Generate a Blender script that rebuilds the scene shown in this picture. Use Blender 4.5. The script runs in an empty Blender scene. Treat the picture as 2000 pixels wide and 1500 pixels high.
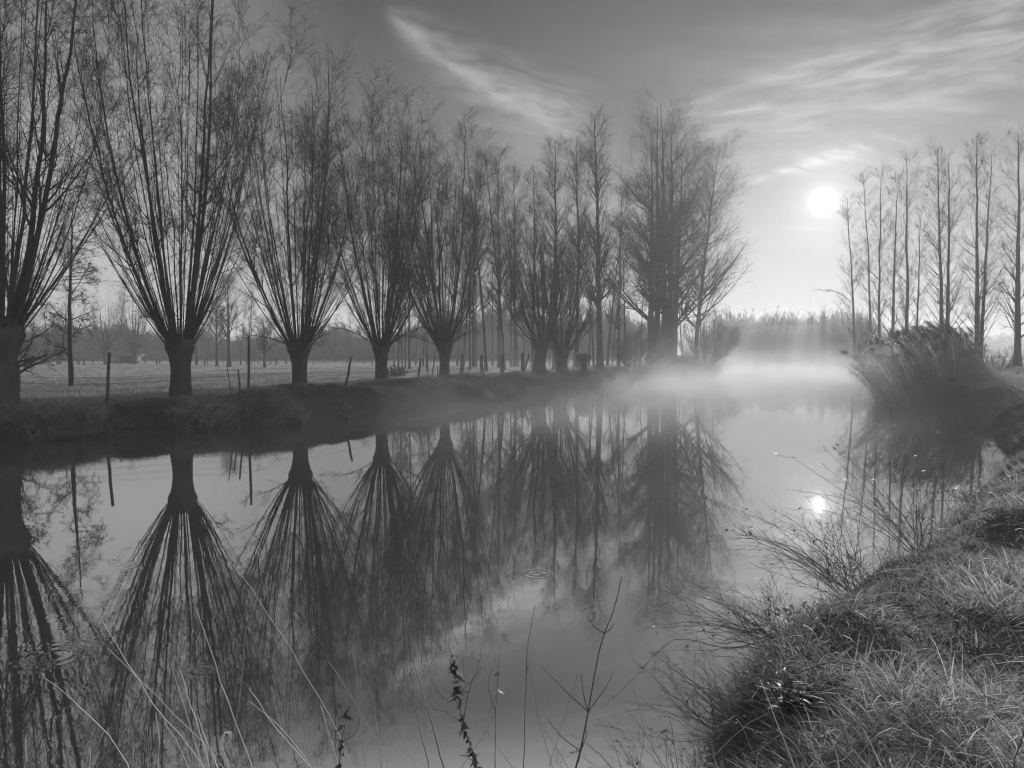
import bpy, math, numpy as np
from mathutils import Vector, Matrix
R = math.radians
S = bpy.context.scene
COL = S.collection
rng = np.random.default_rng(11)

# ------------------------------------------------------------------ camera
HC = 2.4; PITCH = 2.35; FPX = 1400.0
cd = bpy.data.cameras.new('camera'); cam = bpy.data.objects.new('camera', cd); COL.objects.link(cam)
cam.location = (0, 0, HC); cam.rotation_euler = (R(90 - PITCH), 0, 0)
cd.sensor_width = 36; cd.lens = 36 * FPX / 2000; cd.clip_end = 3000; cd.clip_start = 0.05
S.camera = cam
S.view_settings.view_transform = 'Standard'; S.view_settings.look = 'None'
S.view_settings.exposure = 0.5; S.view_settings.gamma = 1
cy = S.cycles
cy.max_bounces = 5; cy.diffuse_bounces = 2; cy.glossy_bounces = 2; cy.transmission_bounces = 3
cy.transparent_max_bounces = 8; cy.volume_bounces = 0
cy.sample_clamp_indirect = 3.0; cy.sample_clamp_direct = 12.0
cy.use_denoising = True; cy.denoising_input_passes = 'RGB'; cy.denoiser = 'OPENIMAGEDENOISE'
cy.use_adaptive_sampling = False
cy.filter_width = 1.2

# ------------------------------------------------------------------ node helper
class E:
    """a scalar socket with arithmetic that creates Math nodes"""
    def __init__(s, nt, o): s.nt, s.o = nt, o
    def _m(s, op, *a, clamp=False):
        n = s.nt.nodes.new('ShaderNodeMath'); n.operation = op; n.use_clamp = clamp
        for i, v in enumerate((s,) + a):
            if isinstance(v, E): s.nt.links.new(v.o, n.inputs[i])
            else: n.inputs[i].default_value = v
        return E(s.nt, n.outputs[0])
    def __add__(s, b): return s._m('ADD', b)
    __radd__ = __add__
    def __sub__(s, b): return s._m('SUBTRACT', b)
    def __rsub__(s, b): return (s * -1.0) + b
    def __mul__(s, b): return s._m('MULTIPLY', b)
    __rmul__ = __mul__
    def __truediv__(s, b): return s._m('DIVIDE', b)
    def sq(s): return s * s
    def exp(s): return s._m('EXPONENT')
    def sin(s): return s._m('SINE')
    def sqrt(s): return s._m('SQRT')
    def mx(s, b): return s._m('MAXIMUM', b)
    def mn(s, b): return s._m('MINIMUM', b)
    def pw(s, b): return s._m('POWER', b)
    def sat(s): return s._m('ADD', 0.0, clamp=True)
    def sm(s, a, b):
        n = s.nt.nodes.new('ShaderNodeMapRange'); n.interpolation_type = 'SMOOTHSTEP'
        s.nt.links.new(s.o, n.inputs[0])
        n.inputs[1].default_value = a; n.inputs[2].default_value = b
        return E(s.nt, n.outputs[0])
def comb(nt, x, y, z):
    n = nt.nodes.new('ShaderNodeCombineXYZ')
    for i, v in enumerate((x, y, z)):
        if isinstance(v, E): nt.links.new(v.o, n.inputs[i])
        else: n.inputs[i].default_value = v
    return n.outputs[0]
def noise(nt, vec, scale, detail=4, rough=.55, dist=0.0):
    n = nt.nodes.new('ShaderNodeTexNoise'); n.inputs['Scale'].default_value = scale
    n.inputs['Detail'].default_value = detail; n.inputs['Roughness'].default_value = rough
    n.inputs['Distortion'].default_value = dist
    if vec is not None: nt.links.new(vec, n.inputs['Vector'])
    return E(nt, n.outputs['Fac'])
def ramp(nt, fac, stops):
    n = nt.nodes.new('ShaderNodeValToRGB'); nt.links.new(fac.o if isinstance(fac, E) else fac, n.inputs[0])
    cr = n.color_ramp
    while len(cr.elements) < len(stops): cr.elements.new(0.5)
    for e, (p, v) in zip(cr.elements, stops): e.position = p; e.color = (v, v, v, 1)
    return n.outputs[0]

# ------------------------------------------------------------------ world
SUN_EL, SUN_AZ = 11.0, 23.3
SKY_STRENGTH = 0.10
w = bpy.data.worlds.new('World'); S.world = w; w.use_nodes = True
nt = w.node_tree; nt.nodes.clear()
sky = nt.nodes.new('ShaderNodeTexSky'); sky.sky_type = 'NISHITA'; sky.sun_disc = False
sky.sun_elevation = R(SUN_EL); sky.sun_rotation = R(SUN_AZ); sky.dust_density = 2.0; sky.air_density = 1.0
bw = nt.nodes.new('ShaderNodeRGBToBW'); nt.links.new(sky.outputs[0], bw.inputs[0])
base = E(nt, bw.outputs[0])
tc = nt.nodes.new('ShaderNodeTexCoord'); sp = nt.nodes.new('ShaderNodeSeparateXYZ')
nt.links.new(tc.outputs['Generated'], sp.inputs[0])
X, Y, Z = (E(nt, sp.outputs[i]) for i in range(3))
sv = (math.sin(R(SUN_AZ)) * math.cos(R(SUN_EL)), math.cos(R(SUN_AZ)) * math.cos(R(SUN_EL)), math.sin(R(SUN_EL)))
cs = (X * sv[0] + Y * sv[1] + Z * sv[2]).mn(1.0)
th = ((1.0 - cs) * 2.0).mx(0.0).sqrt()            # angle from the sun, rad
Yp = Y.mx(0.05)
U = X / Yp; V = Z.mx(0.0) / Yp                      # direction coordinates on the sky ahead
front = Y.sm(0.1, 0.5)
def uvp(x, y): return (x - 1000) / FPX, (692.5 - y) / FPX
# tone of the open sky: bright low over the horizon and round the sun, deep higher up, bright again overhead
Vz = (Z.mx(0.0)) / (1.0 - Z.sq()).mx(.02).sqrt()
low = (Vz * -4.2).exp() * .36 - .037
tone = (low.mx(0.0) + (th * -4.8).exp() * .145).mx(.004)
tone = tone + Z.sm(0.43, .60) * 0.42 + (U * -1.0).sm(.20, .52) * Z.sm(.02, .2) * .24 * (V * -1.2).exp()  # unseen overhead sky given added brightness to lift water reflections and ground light
def streak(p0, p1, w0, w1, amp, nsc, stretch, thr=(.42, .72), bend=0.0, cross=0.0, hor=None):
    (u0, v0), (u1, v1) = uvp(*p0), uvp(*p1)
    L = math.hypot(u1 - u0, v1 - v0); cx, cy_ = (u1 - u0) / L, (v1 - v0) / L
    s = ((U - u0) * cx + (V - v0) * cy_) / L
    d = (U - u0) * (-cy_) + (V - v0) * cx
    d = d - (s * (1.0 - s)) * bend
    wd = (s * (w1 - w0) + w0).mx(0.002)
    m = ((d / wd).sq() * -1.0).exp() * s.sm(-0.03, 0.12) * (1.0 - s.sm(0.85, 1.12))
    n = noise(nt, comb(nt, s * (L * stretch), d + s * cross, 0.0) if hor is None else comb(nt, U * hor, V + U * .22, 0.0), nsc, 7, .62, .3)
    return m * n.sm(*thr) * amp
clouds = streak((757, 26), (1135, 262), .016, .066, .13, 60, .35, (.25, .75), -.05, .5, hor=.30)
clouds = clouds + streak((757, 30), (1125, 245), .009, .026, .10, 50, .3, (.22, .65), -.085, .3, hor=.35)
clouds = clouds + streak((900, 190), (1130, 285), .03, .05, .05, 44, .6, (.3, .75), 0, .6, hor=.25)
clouds = clouds + streak((1180, 255), (2050, -30), .008, .022, .10, 44, .18, (.36, .70), -.03, .10)
clouds = clouds + streak((1240, 275), (2200, -30), .030, .065, .17, 46, .15, (.38, .68), -.05, .08)
clouds = clouds + streak((1300, 300), (2400, 60), .03, .08, .10, 30, .20, (.40, .70), 0, .15)
clouds = clouds + streak((1450, 364), (1670, 300), .004, .010, .22, 60, .25, (.3, .7), .01, .2, hor=.25)
clouds = clouds + streak((1540, 335), (1780, 262), .015, .022, .12, 60, .25, (.42, .70), 0, .2, hor=.25)
clouds = clouds + streak((1540, 447), (1625, 449), .003, .004, .08, 40, .3, (.2, .6))
veil = noise(nt, comb(nt, U * 1.0 + V * 1.6, V * 6.0, 0.0), 3.0, 6, .6, .2).sm(.40, .8) * 0.08 * U.sm(-.1, .5)
glow = (th * -14.0).exp() * .50 + ((th * (1 / R(.62))).sq() * -1.0).exp() * 2.5 + (th * (-1 / R(1.0))).exp() * 1.3
low_dark = 1.0
total = (base * .3).pw(.15) * tone * 10.0 + (clouds + veil) * front * 10.0 + glow * 3.0
bg = nt.nodes.new('ShaderNodeBackground'); bg.inputs['Strength'].default_value = SKY_STRENGTH
nt.links.new(total.o, bg.inputs['Color'])
wo = nt.nodes.new('ShaderNodeOutputWorld'); nt.links.new(bg.outputs[0], wo.inputs['Surface'])
w.cycles.sampling_method = 'MANUAL'; w.cycles.sample_map_resolution = 1024

# ------------------------------------------------------------------ sun
ld = bpy.data.lights.new('sun', 'SUN'); ld.energy = 4.0; ld.angle = R(0.5); ld.color = (1, 1, 1)
sun = bpy.data.objects.new('sun', ld); COL.objects.link(sun)
sun.rotation_euler = Vector(sv).to_track_quat('Z', 'Y').to_euler()

# ------------------------------------------------------------------ python helpers
def pix(x, y, D):
    """world point at depth D (metres ahead) on the sight line of photo pixel x, y"""
    p = R(PITCH); dx = (x - 1000) / FPX; dy = (750 - y) / FPX
    yy = math.cos(p) + dy * math.sin(p); zz = -math.sin(p) + dy * math.cos(p)
    return np.array([dx / yy * D, D, HC + zz / yy * D])
def colx(x, D):
    return (x - 1000) / FPX * D
def mesh(name, V, F, mat, smooth=False, attrs=None):
    me = bpy.data.meshes.new(name)
    V = np.ascontiguousarray(V, dtype=np.float32)
    me.vertices.add(len(V)); me.vertices.foreach_set('co', V.ravel())
    fs = F if isinstance(F, list) else [F]
    idx = np.concatenate([f.ravel() for f in fs]).astype(np.int32)
    tot = np.concatenate([np.full(len(f), f.shape[1]) for f in fs])
    st = np.concatenate([[0], np.cumsum(tot)[:-1]]).astype(np.int32)
    me.loops.add(len(idx)); me.loops.foreach_set('vertex_index', idx)
    me.polygons.add(len(tot)); me.polygons.foreach_set('loop_start', st)
    if smooth: me.polygons.foreach_set('use_smooth', np.ones(len(tot), dtype=bool))
    me.update(calc_edges=True)
    for k, v in (attrs or {}).items():
        a = me.attributes.new(k, 'FLOAT', 'POINT'); a.data.foreach_set('value', np.asarray(v, dtype=np.float32))
    me.materials.append(mat)
    return me
def obj(name, me, parent=None, loc=None):
    o = bpy.data.objects.new(name, me); COL.objects.link(o)
    if parent: o.parent = parent
    if loc is not None: o.location = loc
    return o
def tag(o, label=None, cat=None, group=None, kind=None):
    if label: o['label'] = label
    if cat: o['category'] = cat
    if group: o['group'] = group
    if kind: o['kind'] = kind
    return o
def empty(name, loc, rz=0.0, **k):
    o = bpy.data.objects.new(name, None); COL.objects.link(o)
    o.location = loc; o.rotation_euler = (0, 0, rz); o.empty_display_size = .3
    return tag(o, **k)
def copy_tree(o, loc, rz=0.0, sc=1.0, label=None, group=None):
    c = o.copy(); COL.objects.link(c); c.location = loc; c.rotation_euler = (0, 0, rz)
    c.scale = (sc, sc, sc) if np.isscalar(sc) else sc
    if label: c['label'] = label
    if group: c['group'] = group
    for ch in [k for k in S.objects if k.parent == o]:
        d = ch.copy(); COL.objects.link(d); d.parent = c
    return c
class Geo:
    def __init__(s): s.V, s.Q, s.n, s.A = [], [], 0, []
    def add(s, V, Q, a=None):
        s.V.append(V); s.Q.append(Q + s.n); s.n += len(V)
        s.A.append(np.zeros(len(V)) if a is None else a)
    def mesh(s, name, mat, smooth=False, attr=None):
        return mesh(name, np.concatenate(s.V), np.concatenate(s.Q), mat, smooth,
                    {attr: np.concatenate(s.A)} if attr else None)
def tubes(P, Rd, sides=3, cap=False):
    """P (N,K,3), Rd (N,K) -> verts, quads"""
    N, K, _ = P.shape
    T = np.empty_like(P); T[:, 1:-1] = P[:, 2:] - P[:, :-2]; T[:, 0] = P[:, 1] - P[:, 0]; T[:, -1] = P[:, -1] - P[:, -2]
    T /= np.linalg.norm(T, axis=2, keepdims=True) + 1e-9
    M = P[:, -1] - P[:, 0]; M /= np.linalg.norm(M, axis=1, keepdims=True) + 1e-9
    ref = np.where(np.abs(M[:, 2:3]) < .8, [[0, 0, 1.]], [[1., 0.13, 0]])
    A = np.cross(T, ref[:, None, :]); A /= np.linalg.norm(A, axis=2, keepdims=True) + 1e-9
    B = np.cross(T, A)
    a = np.arange(sides) * 2 * np.pi / sides
    Vv = P[:, :, None, :] + Rd[:, :, None, None] * (A[:, :, None, :] * np.cos(a)[None, None, :, None] + B[:, :, None, :] * np.sin(a)[None, None, :, None])
    i = np.arange(N)[:, None, None] * K * sides + np.arange(K - 1)[None, :, None] * sides
    j = np.arange(sides)[None, None, :]; j2 = (j + 1) % sides
    Q = np.stack([i + j, i + j2, i + j2 + sides, i + j + sides], axis=-1).reshape(-1, 4)
    V2 = Vv.reshape(-1, 3)
    if cap:
        extra = P[:, -1]; k0 = len(V2)
        last = (np.arange(N)[:, None] * K + K - 1) * sides + np.arange(sides)[None, :]
        l2 = np.roll(last, -1, axis=1); c = np.repeat((k0 + np.arange(N))[:, None], sides, 1)
        Q = np.concatenate([Q, np.stack([last, l2, c, c], -1).reshape(-1, 4)])
        V2 = np.concatenate([V2, extra])
    return V2, Q
def fixq(Q):
    """degenerate quads are split off as triangles"""
    d = Q[:, 2] == Q[:, 3]
    return [Q[~d], Q[d][:, :3]] if d.any() else [Q]
def unit(v): return v / (np.linalg.norm(v, axis=-1, keepdims=True) + 1e-9)
def sprout(P, Rd, n, t0, t1, a0, a1, L, K, rng, up=.3, wob=.12, rr=.5, rmin=.004, tipf=.3, fade=.6, bias=1.0, lmin=.35):
    """n children on each parent; L = length at the parent's foot"""
    N, KP, _ = P.shape
    t = t0 + (t1 - t0) * rng.random((N, n)) ** bias
    f = t * (KP - 1); i = np.minimum(f.astype(int), KP - 2); fr = (f - i)[..., None]
    ar = np.arange(N)[:, None]
    A = P[ar, i]; B = P[ar, i + 1]; st = A + (B - A) * fr; T = unit(B - A)
    rp = Rd[ar, i] * (1 - fr[..., 0]) + Rd[ar, i + 1] * fr[..., 0]
    rv = unit(rng.normal(size=(N, n, 3))); nn = unit(np.cross(T, rv))
    ang = np.radians(a0 + (a1 - a0) * rng.random((N, n, 1)))
    d = T * np.cos(ang) + nn * np.sin(ang)
    ln = L * (1 - fade * t) * (lmin + (1 - lmin) * rng.random((N, n)))
    st = st.reshape(-1, 3); d = d.reshape(-1, 3); ln = ln.reshape(-1); rp = rp.reshape(-1)
    M = len(st)
    steps = np.cumsum(rng.normal(size=(M, K - 1, 3)), axis=1) * wob
    steps[:, :, 2] += up * np.arange(K - 1)[None, :] / max(1, K - 1)
    dd = unit(d[:, None, :] + steps)
    Pn = np.empty((M, K, 3)); Pn[:, 0] = st
    Pn[:, 1:] = st[:, None, :] + np.cumsum(dd * (ln[:, None, None] / (K - 1)), axis=1)
    r0 = np.maximum(rp * rr, rmin)
    Rn = np.maximum(r0[:, None] * (1 - (1 - tipf) * np.linspace(0, 1, K)[None, :]), rmin * .6)
    return Pn, Rn
# value noise
_perm = np.random.default_rng(3).random((256, 256))
def vnoise(x, y, s=1.0, o=3):
    r = 0; a = 1; tot = 0
    for k in range(o):
        X_, Y_ = x * s * 2 ** k + 17.3 * k, y * s * 2 ** k + 5.1 * k
        xi, yi = np.floor(X_).astype(int), np.floor(Y_).astype(int); fx, fy = X_ - xi, Y_ - yi
        fx = fx * fx * (3 - 2 * fx); fy = fy * fy * (3 - 2 * fy)
        g = lambda i, j: _perm[i & 255, j & 255]
        r = r + a * ((g(xi, yi) * (1 - fx) + g(xi + 1, yi) * fx) * (1 - fy) + (g(xi, yi + 1) * (1 - fx) + g(xi + 1, yi + 1) * fx) * fy)
        tot += a; a *= .5
    return r / tot
def sstep(x, a, b):
    t = np.clip((x - a) / (b - a), 0, 1); return t * t * (3 - 2 * t)

# ------------------------------------------------------------------ materials
def new_mat(name):
    m = bpy.data.materials.new(name); m.use_nodes = True; m.node_tree.nodes.clear()
    return m, m.node_tree
def principled(nt, **k):
    b = nt.nodes.new('ShaderNodeBsdfPrincipled')
    for kk, v in k.items():
        s = b.inputs[kk.replace('_', ' ')]
        if isinstance(v, E): nt.links.new(v.o, s)
        elif hasattr(v, 'is_linked'): nt.links.new(v, s)
        else: s.default_value = v
    return b
def out(nt, sh): o = nt.nodes.new('ShaderNodeOutputMaterial'); nt.links.new(sh, o.inputs['Surface'])
def bump(nt, h, strength, dist):
    b = nt.nodes.new('ShaderNodeBump'); b.inputs['Strength'].default_value = strength; b.inputs['Distance'].default_value = dist
    nt.links.new(h.o, b.inputs['Height']); return b.outputs[0]
def bark(name, lo, hi, ridge=True):
    m, nt = new_mat(name)
    tc = nt.nodes.new('ShaderNodeTexCoord'); mp = nt.nodes.new('ShaderNodeMapping')
    nt.links.new(tc.outputs['Object'], mp.inputs[0]); mp.inputs['Scale'].default_value = (14, 14, 2.2)
    n1 = noise(nt, mp.outputs[0], 1.0, 6, .65, .6); n2 = noise(nt, tc.outputs['Object'], 1.7, 3)
    c = ramp(nt, n1 * .75 + n2 * .25, [(.3, lo), (.7, hi)])
    b = principled(nt, Base_Color=c, Roughness=.9)
    if ridge: nt.links.new(bump(nt, n1, 1.0, .06), b.inputs['Normal'])
    out(nt, b.outputs[0]); return m
M_BARK = bark('willow_bark', .035, .15)
M_POPBARK = bark('poplar_bark', .05, .16)
M_TWIG = bark('twig_bark', .03, .08, False)
M_WOOD = bark('weathered_wood', .05, .18)
def blade_mat(name, c0, c1, trans=.35, rough=.55):
    m, nt = new_mat(name)
    at = nt.nodes.new('ShaderNodeAttribute'); at.attribute_name = 'tint'
    c = ramp(nt, at.outputs['Fac'], [(0, c0), (1, c1)])
    b = principled(nt, Base_Color=c, Roughness=rough); b.inputs['Specular IOR Level'].default_value = .15
    t = nt.nodes.new('ShaderNodeBsdfTranslucent'); nt.links.new(c, t.inputs[0])
    mx = nt.nodes.new('ShaderNodeMixShader'); mx.inputs[0].default_value = trans
    nt.links.new(b.outputs[0], mx.inputs[1]); nt.links.new(t.outputs[0], mx.inputs[2])
    out(nt, mx.outputs[0]); return m
M_GRASS = blade_mat('frosted_grass', .07, .9, .6)
M_BANKGRASS = blade_mat('dry_bank_grass', .12, .7, .45)
M_REED = blade_mat('dry_reed', .3, .8, .6)
M_STALK = blade_mat('dry_stalk', .06, .85, .15)
M_LEAF = blade_mat('withered_leaf', .03, .16, .3)
M_FRONDS = blade_mat('nettle_leaf', .05, .22, .35)
def plain(name, v, rough=.8, sc=6.0):
    m, nt = new_mat(name)
    tc = nt.nodes.new('ShaderNodeTexCoord'); n = noise(nt, tc.outputs['Object'], sc, 4)
    out(nt, principled(nt, Base_Color=ramp(nt, n, [(.3, v * .75), (.7, v * 1.2)]), Roughness=rough).outputs[0]); return m

# ------------------------------------------------------------------ the river's plan
RIV = np.array([(-60, 2), (-32, 8), (-22, 12), (-16, 16), (-13.1, 19.3), (-11.7, 21.5), (-10.1, 22.7), (-7.6, 24.4),
    (-4.8, 29.6), (-3.0, 32.8), (-1.1, 38), (3.4, 50), (11.6, 68), (20, 82), (28, 96), (36, 118), (45, 145), (52, 160),
    (72, 158), (74, 150), (60, 130), (49, 105), (37.5, 80), (28, 55), (21, 41), (18.8, 36), (17.6, 31), (18.4, 28.6), (16.7, 25.0),
    (13.6, 19.6), (10.5, 14.7), (7.3, 10.9), (4.8, 8.3), (2.9, 6.3), (1.5, 4.8), (1.03, 3.75), (.7, 3.0), (0, 2.8), (-2, 2.7),
    (-6, 2.2), (-15, .5), (-30, -2), (-60, -6)], dtype=float)
def sdist(x, y):
    """distance to the shore, positive on land"""
    P = np.stack([x.ravel(), y.ravel()], 1); d2 = np.full(len(P), 1e9); ins = np.zeros(len(P), bool)
    A = RIV; B = np.roll(RIV, -1, axis=0)
    for a, b in zip(A, B):
        e = b - a; wv = P - a; t = np.clip((wv @ e) / (e @ e), 0, 1)
        q = wv - t[:, None] * e; d2 = np.minimum(d2, (q * q).sum(1))
        c = ((a[1] <= P[:, 1]) != (b[1] <= P[:, 1]))
        with np.errstate(divide='ignore', invalid='ignore'):
            xi = a[0] + (P[:, 1] - a[1]) * e[0] / e[1]
        ins ^= c & (P[:, 0] < xi)
    d = np.sqrt(d2); d[ins] *= -1
    return d.reshape(x.shape)
def ground(x, y, sd=None):
    x = np.asarray(x, float); y = np.asarray(y, float)
    if sd is None: sd = sdist(x, y)
    r = np.hypot(x, y)
    wob = (vnoise(x, y, .9, 3) - .5)
    sd2 = sd + wob * .9 * sstep(r, 5, 14) + wob * .25
    wd = .75 + 1.3 * sstep(r, 6, 20)
    b = .80 + .22 * sstep(r, 5, 18) + .12 * sstep(r, 60, 130)
    left = (x < 2 + y * .05).astype(float)
    b = b - .17 * left * sstep(r, 10, 16)
    b = b + (vnoise(x, y, 1.6, 3) - .5) * (.14 + .1 * sstep(r, 12, 25)) + (vnoise(x, y, .35, 2) - .5) * .16 + left * np.exp(-((sd - 2.0) / 1.8) ** 2) * (sstep(vnoise(x, y, .45, 2), .48, .75) * .38) * sstep(r, 14, 18)
    t = np.clip(sd2 / wd, 0, 1)
    h = b * (1 - (1 - t) ** 2.0)
    return np.where(sd2 > 0, h, np.maximum(sd2 * .6, -.9))
def gz(x, y): return float(ground(np.array([float(x)]), np.array([float(y)]))[0])

# terrain: one sheet to the horizon
az = np.concatenate([np.linspace(-180, -48, 90, endpoint=False), np.linspace(-48, 48, 460, endpoint=False), np.linspace(48, 180, 90, endpoint=False)])
az = np.radians(az); rr_ = np.concatenate([[.05], np.geomspace(.3, 1500, 720)])
GX = np.sin(az)[None, :] * rr_[:, None]; GY = np.cos(az)[None, :] * rr_[:, None]
GS = sdist(GX, GY); GZ = ground(GX, GY, GS)
nr, na = GX.shape
i = np.arange(nr - 1)[:, None] * na; j = np.arange(na)[None, :]; j2 = (j + 1) % na
Q = np.stack([i + j, i + na + j, i + na + j2, i + j2], -1).reshape(-1, 4)
m, nt = new_mat('earth_and_turf')
at = nt.nodes.new('ShaderNodeAttribute'); at.attribute_name = 'tint'; fr = E(nt, at.outputs['Fac'])
geo = nt.nodes.new('ShaderNodeNewGeometry'); pos = geo.outputs['Position']
mp = nt.nodes.new('ShaderNodeMapping'); nt.links.new(pos, mp.inputs[0]); mp.inputs['Scale'].default_value = (1, 1, 1)
n1 = noise(nt, mp.outputs[0], 1.3, 8, .7); n2 = noise(nt, mp.outputs[0], 18, 4, .7)
c = ramp(nt, (n1 * .6 + n2 * .4) * .6 + fr * .55 - .12, [(0, .02), (.35, .06), (.6, .17), (1, .34)])
b = principled(nt, Base_Color=c, Roughness=.95); nt.links.new(bump(nt, n1 + n2, .8, .1), b.inputs['Normal'])
out(nt, b.outputs[0]); M_EARTH = m
frost = sstep(GS, 1.5, 6) * (.55 + .45 * (GY > 12))
tag(obj('ground', mesh('ground', np.stack([GX, GY, GZ], -1).reshape(-1, 3), Q, M_EARTH, True, {'tint': frost.ravel()})), kind='structure')

# ------------------------------------------------------------------ water
m, nt = new_mat('river_water')
geo = nt.nodes.new('ShaderNodeNewGeometry'); pos = geo.outputs['Position']
sp = nt.nodes.new('ShaderNodeSeparateXYZ'); nt.links.new(pos, sp.inputs[0]); px, py = E(nt, sp.outputs[0]), E(nt, sp.outputs[1])
patch = noise(nt, pos, .16, 3, .5).sm(.35, .65) * .85 + .3
h = noise(nt, comb(nt, px * 1.0, py * 1.6, 0.), 4.5, 3, .5, .2) * .00045 * patch
h = h + noise(nt, comb(nt, px, py * 1.3, 0.), 1.1, 2, .5) * .0006
h = h + noise(nt, comb(nt, px, py, 3.), 14, 2, .5) * .00012 * patch
for (qx, qy, r0, k, amp) in ((90, 1290, .16, 60, .00035), (385, 1320, .07, 80, .0006), (1205, 1212, .40, 50, .0001), (1050, 1125, .10, 70, .0006), (240, 1110, .1, 70, .0003)):
    D = HC / ((qy - 692.5) / FPX); cx = colx(qx, D)
    r = ((px - cx).sq() + (py - D).sq()).sqrt()
    h = h + (r * k).sin() * (((r - r0) / (r0 * .7)).sq() * -1.0).exp() * amp
bm = nt.nodes.new('ShaderNodeBump'); bm.inputs['Strength'].default_value = 1; bm.inputs['Distance'].default_value = 1
nt.links.new(h.o, bm.inputs['Height'])
gl = nt.nodes.new('ShaderNodeBsdfGlossy'); gl.inputs['Roughness'].default_value = .004; gl.inputs['Color'].default_value = (1, 1, 1, 1)
nt.links.new(bm.outputs[0], gl.inputs['Normal'])
df = nt.nodes.new('ShaderNodeBsdfDiffuse'); df.inputs[0].default_value = (.045, .045, .045, 1)
fr_ = nt.nodes.new('ShaderNodeFresnel'); fr_.inputs['IOR'].default_value = 16.0; nt.links.new(bm.outputs[0], fr_.inputs['Normal'])
mx = nt.nodes.new('ShaderNodeMixShader'); nt.links.new(fr_.outputs[0], mx.inputs[0]); nt.links.new(df.outputs[0], mx.inputs[1]); nt.links.new(gl.outputs[0], mx.inputs[2])
out(nt, mx.outputs[0]); M_WATER = m
wv = np.array([(-62, -8, 0), (95, -8, 0), (95, 170, 0), (-62, 170, 0)], float)
tag(obj('water', mesh('water', wv, np.array([[0, 1, 2, 3]]), M_WATER)), kind='structure')

# ------------------------------------------------------------------ trees
def trunk_mesh(name, path, rad, mat, sides=18, rough=.10, seed=0):
    """gnarled trunk: path (K,3), rad (K,), one closed tube"""
    K = 26; t = np.linspace(0, 1, K); tp = np.linspace(0, 1, len(path)); path = np.asarray(path, float)
    P = np.stack([np.interp(t, tp, path[:, i]) for i in range(3)], 1); r = np.interp(t, tp, rad)
    a = np.arange(sides) * 2 * np.pi / sides
    n = vnoise(np.cos(a)[None, :] * 1.5 + seed * 3.1, t[:, None] * 2.2 + np.sin(a)[None, :] * 1.5 + 9, 1.3, 3) - .5
    rad2 = r[:, None] * (1 + n * rough * 3)
    V = np.stack([P[:, None, 0] + rad2 * np.cos(a), P[:, None, 1] + rad2 * np.sin(a), np.repeat(P[:, None, 2], sides, 1)], -1).reshape(-1, 3)
    i = np.arange(K - 1)[:, None] * sides; j = np.arange(sides)[None, :]; j2 = (j + 1) % sides
    Q = np.stack([i + j, i + j2, i + sides + j2, i + sides + j], -1).reshape(-1, 4)
    top = (K - 1) * sides + np.arange(sides); c = len(V); V = np.concatenate([V, P[-1:]])
    T = np.stack([top, np.roll(top, -1), np.full(sides, c)], -1)
    return mesh(name, V, [Q, T], mat, True)
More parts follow.
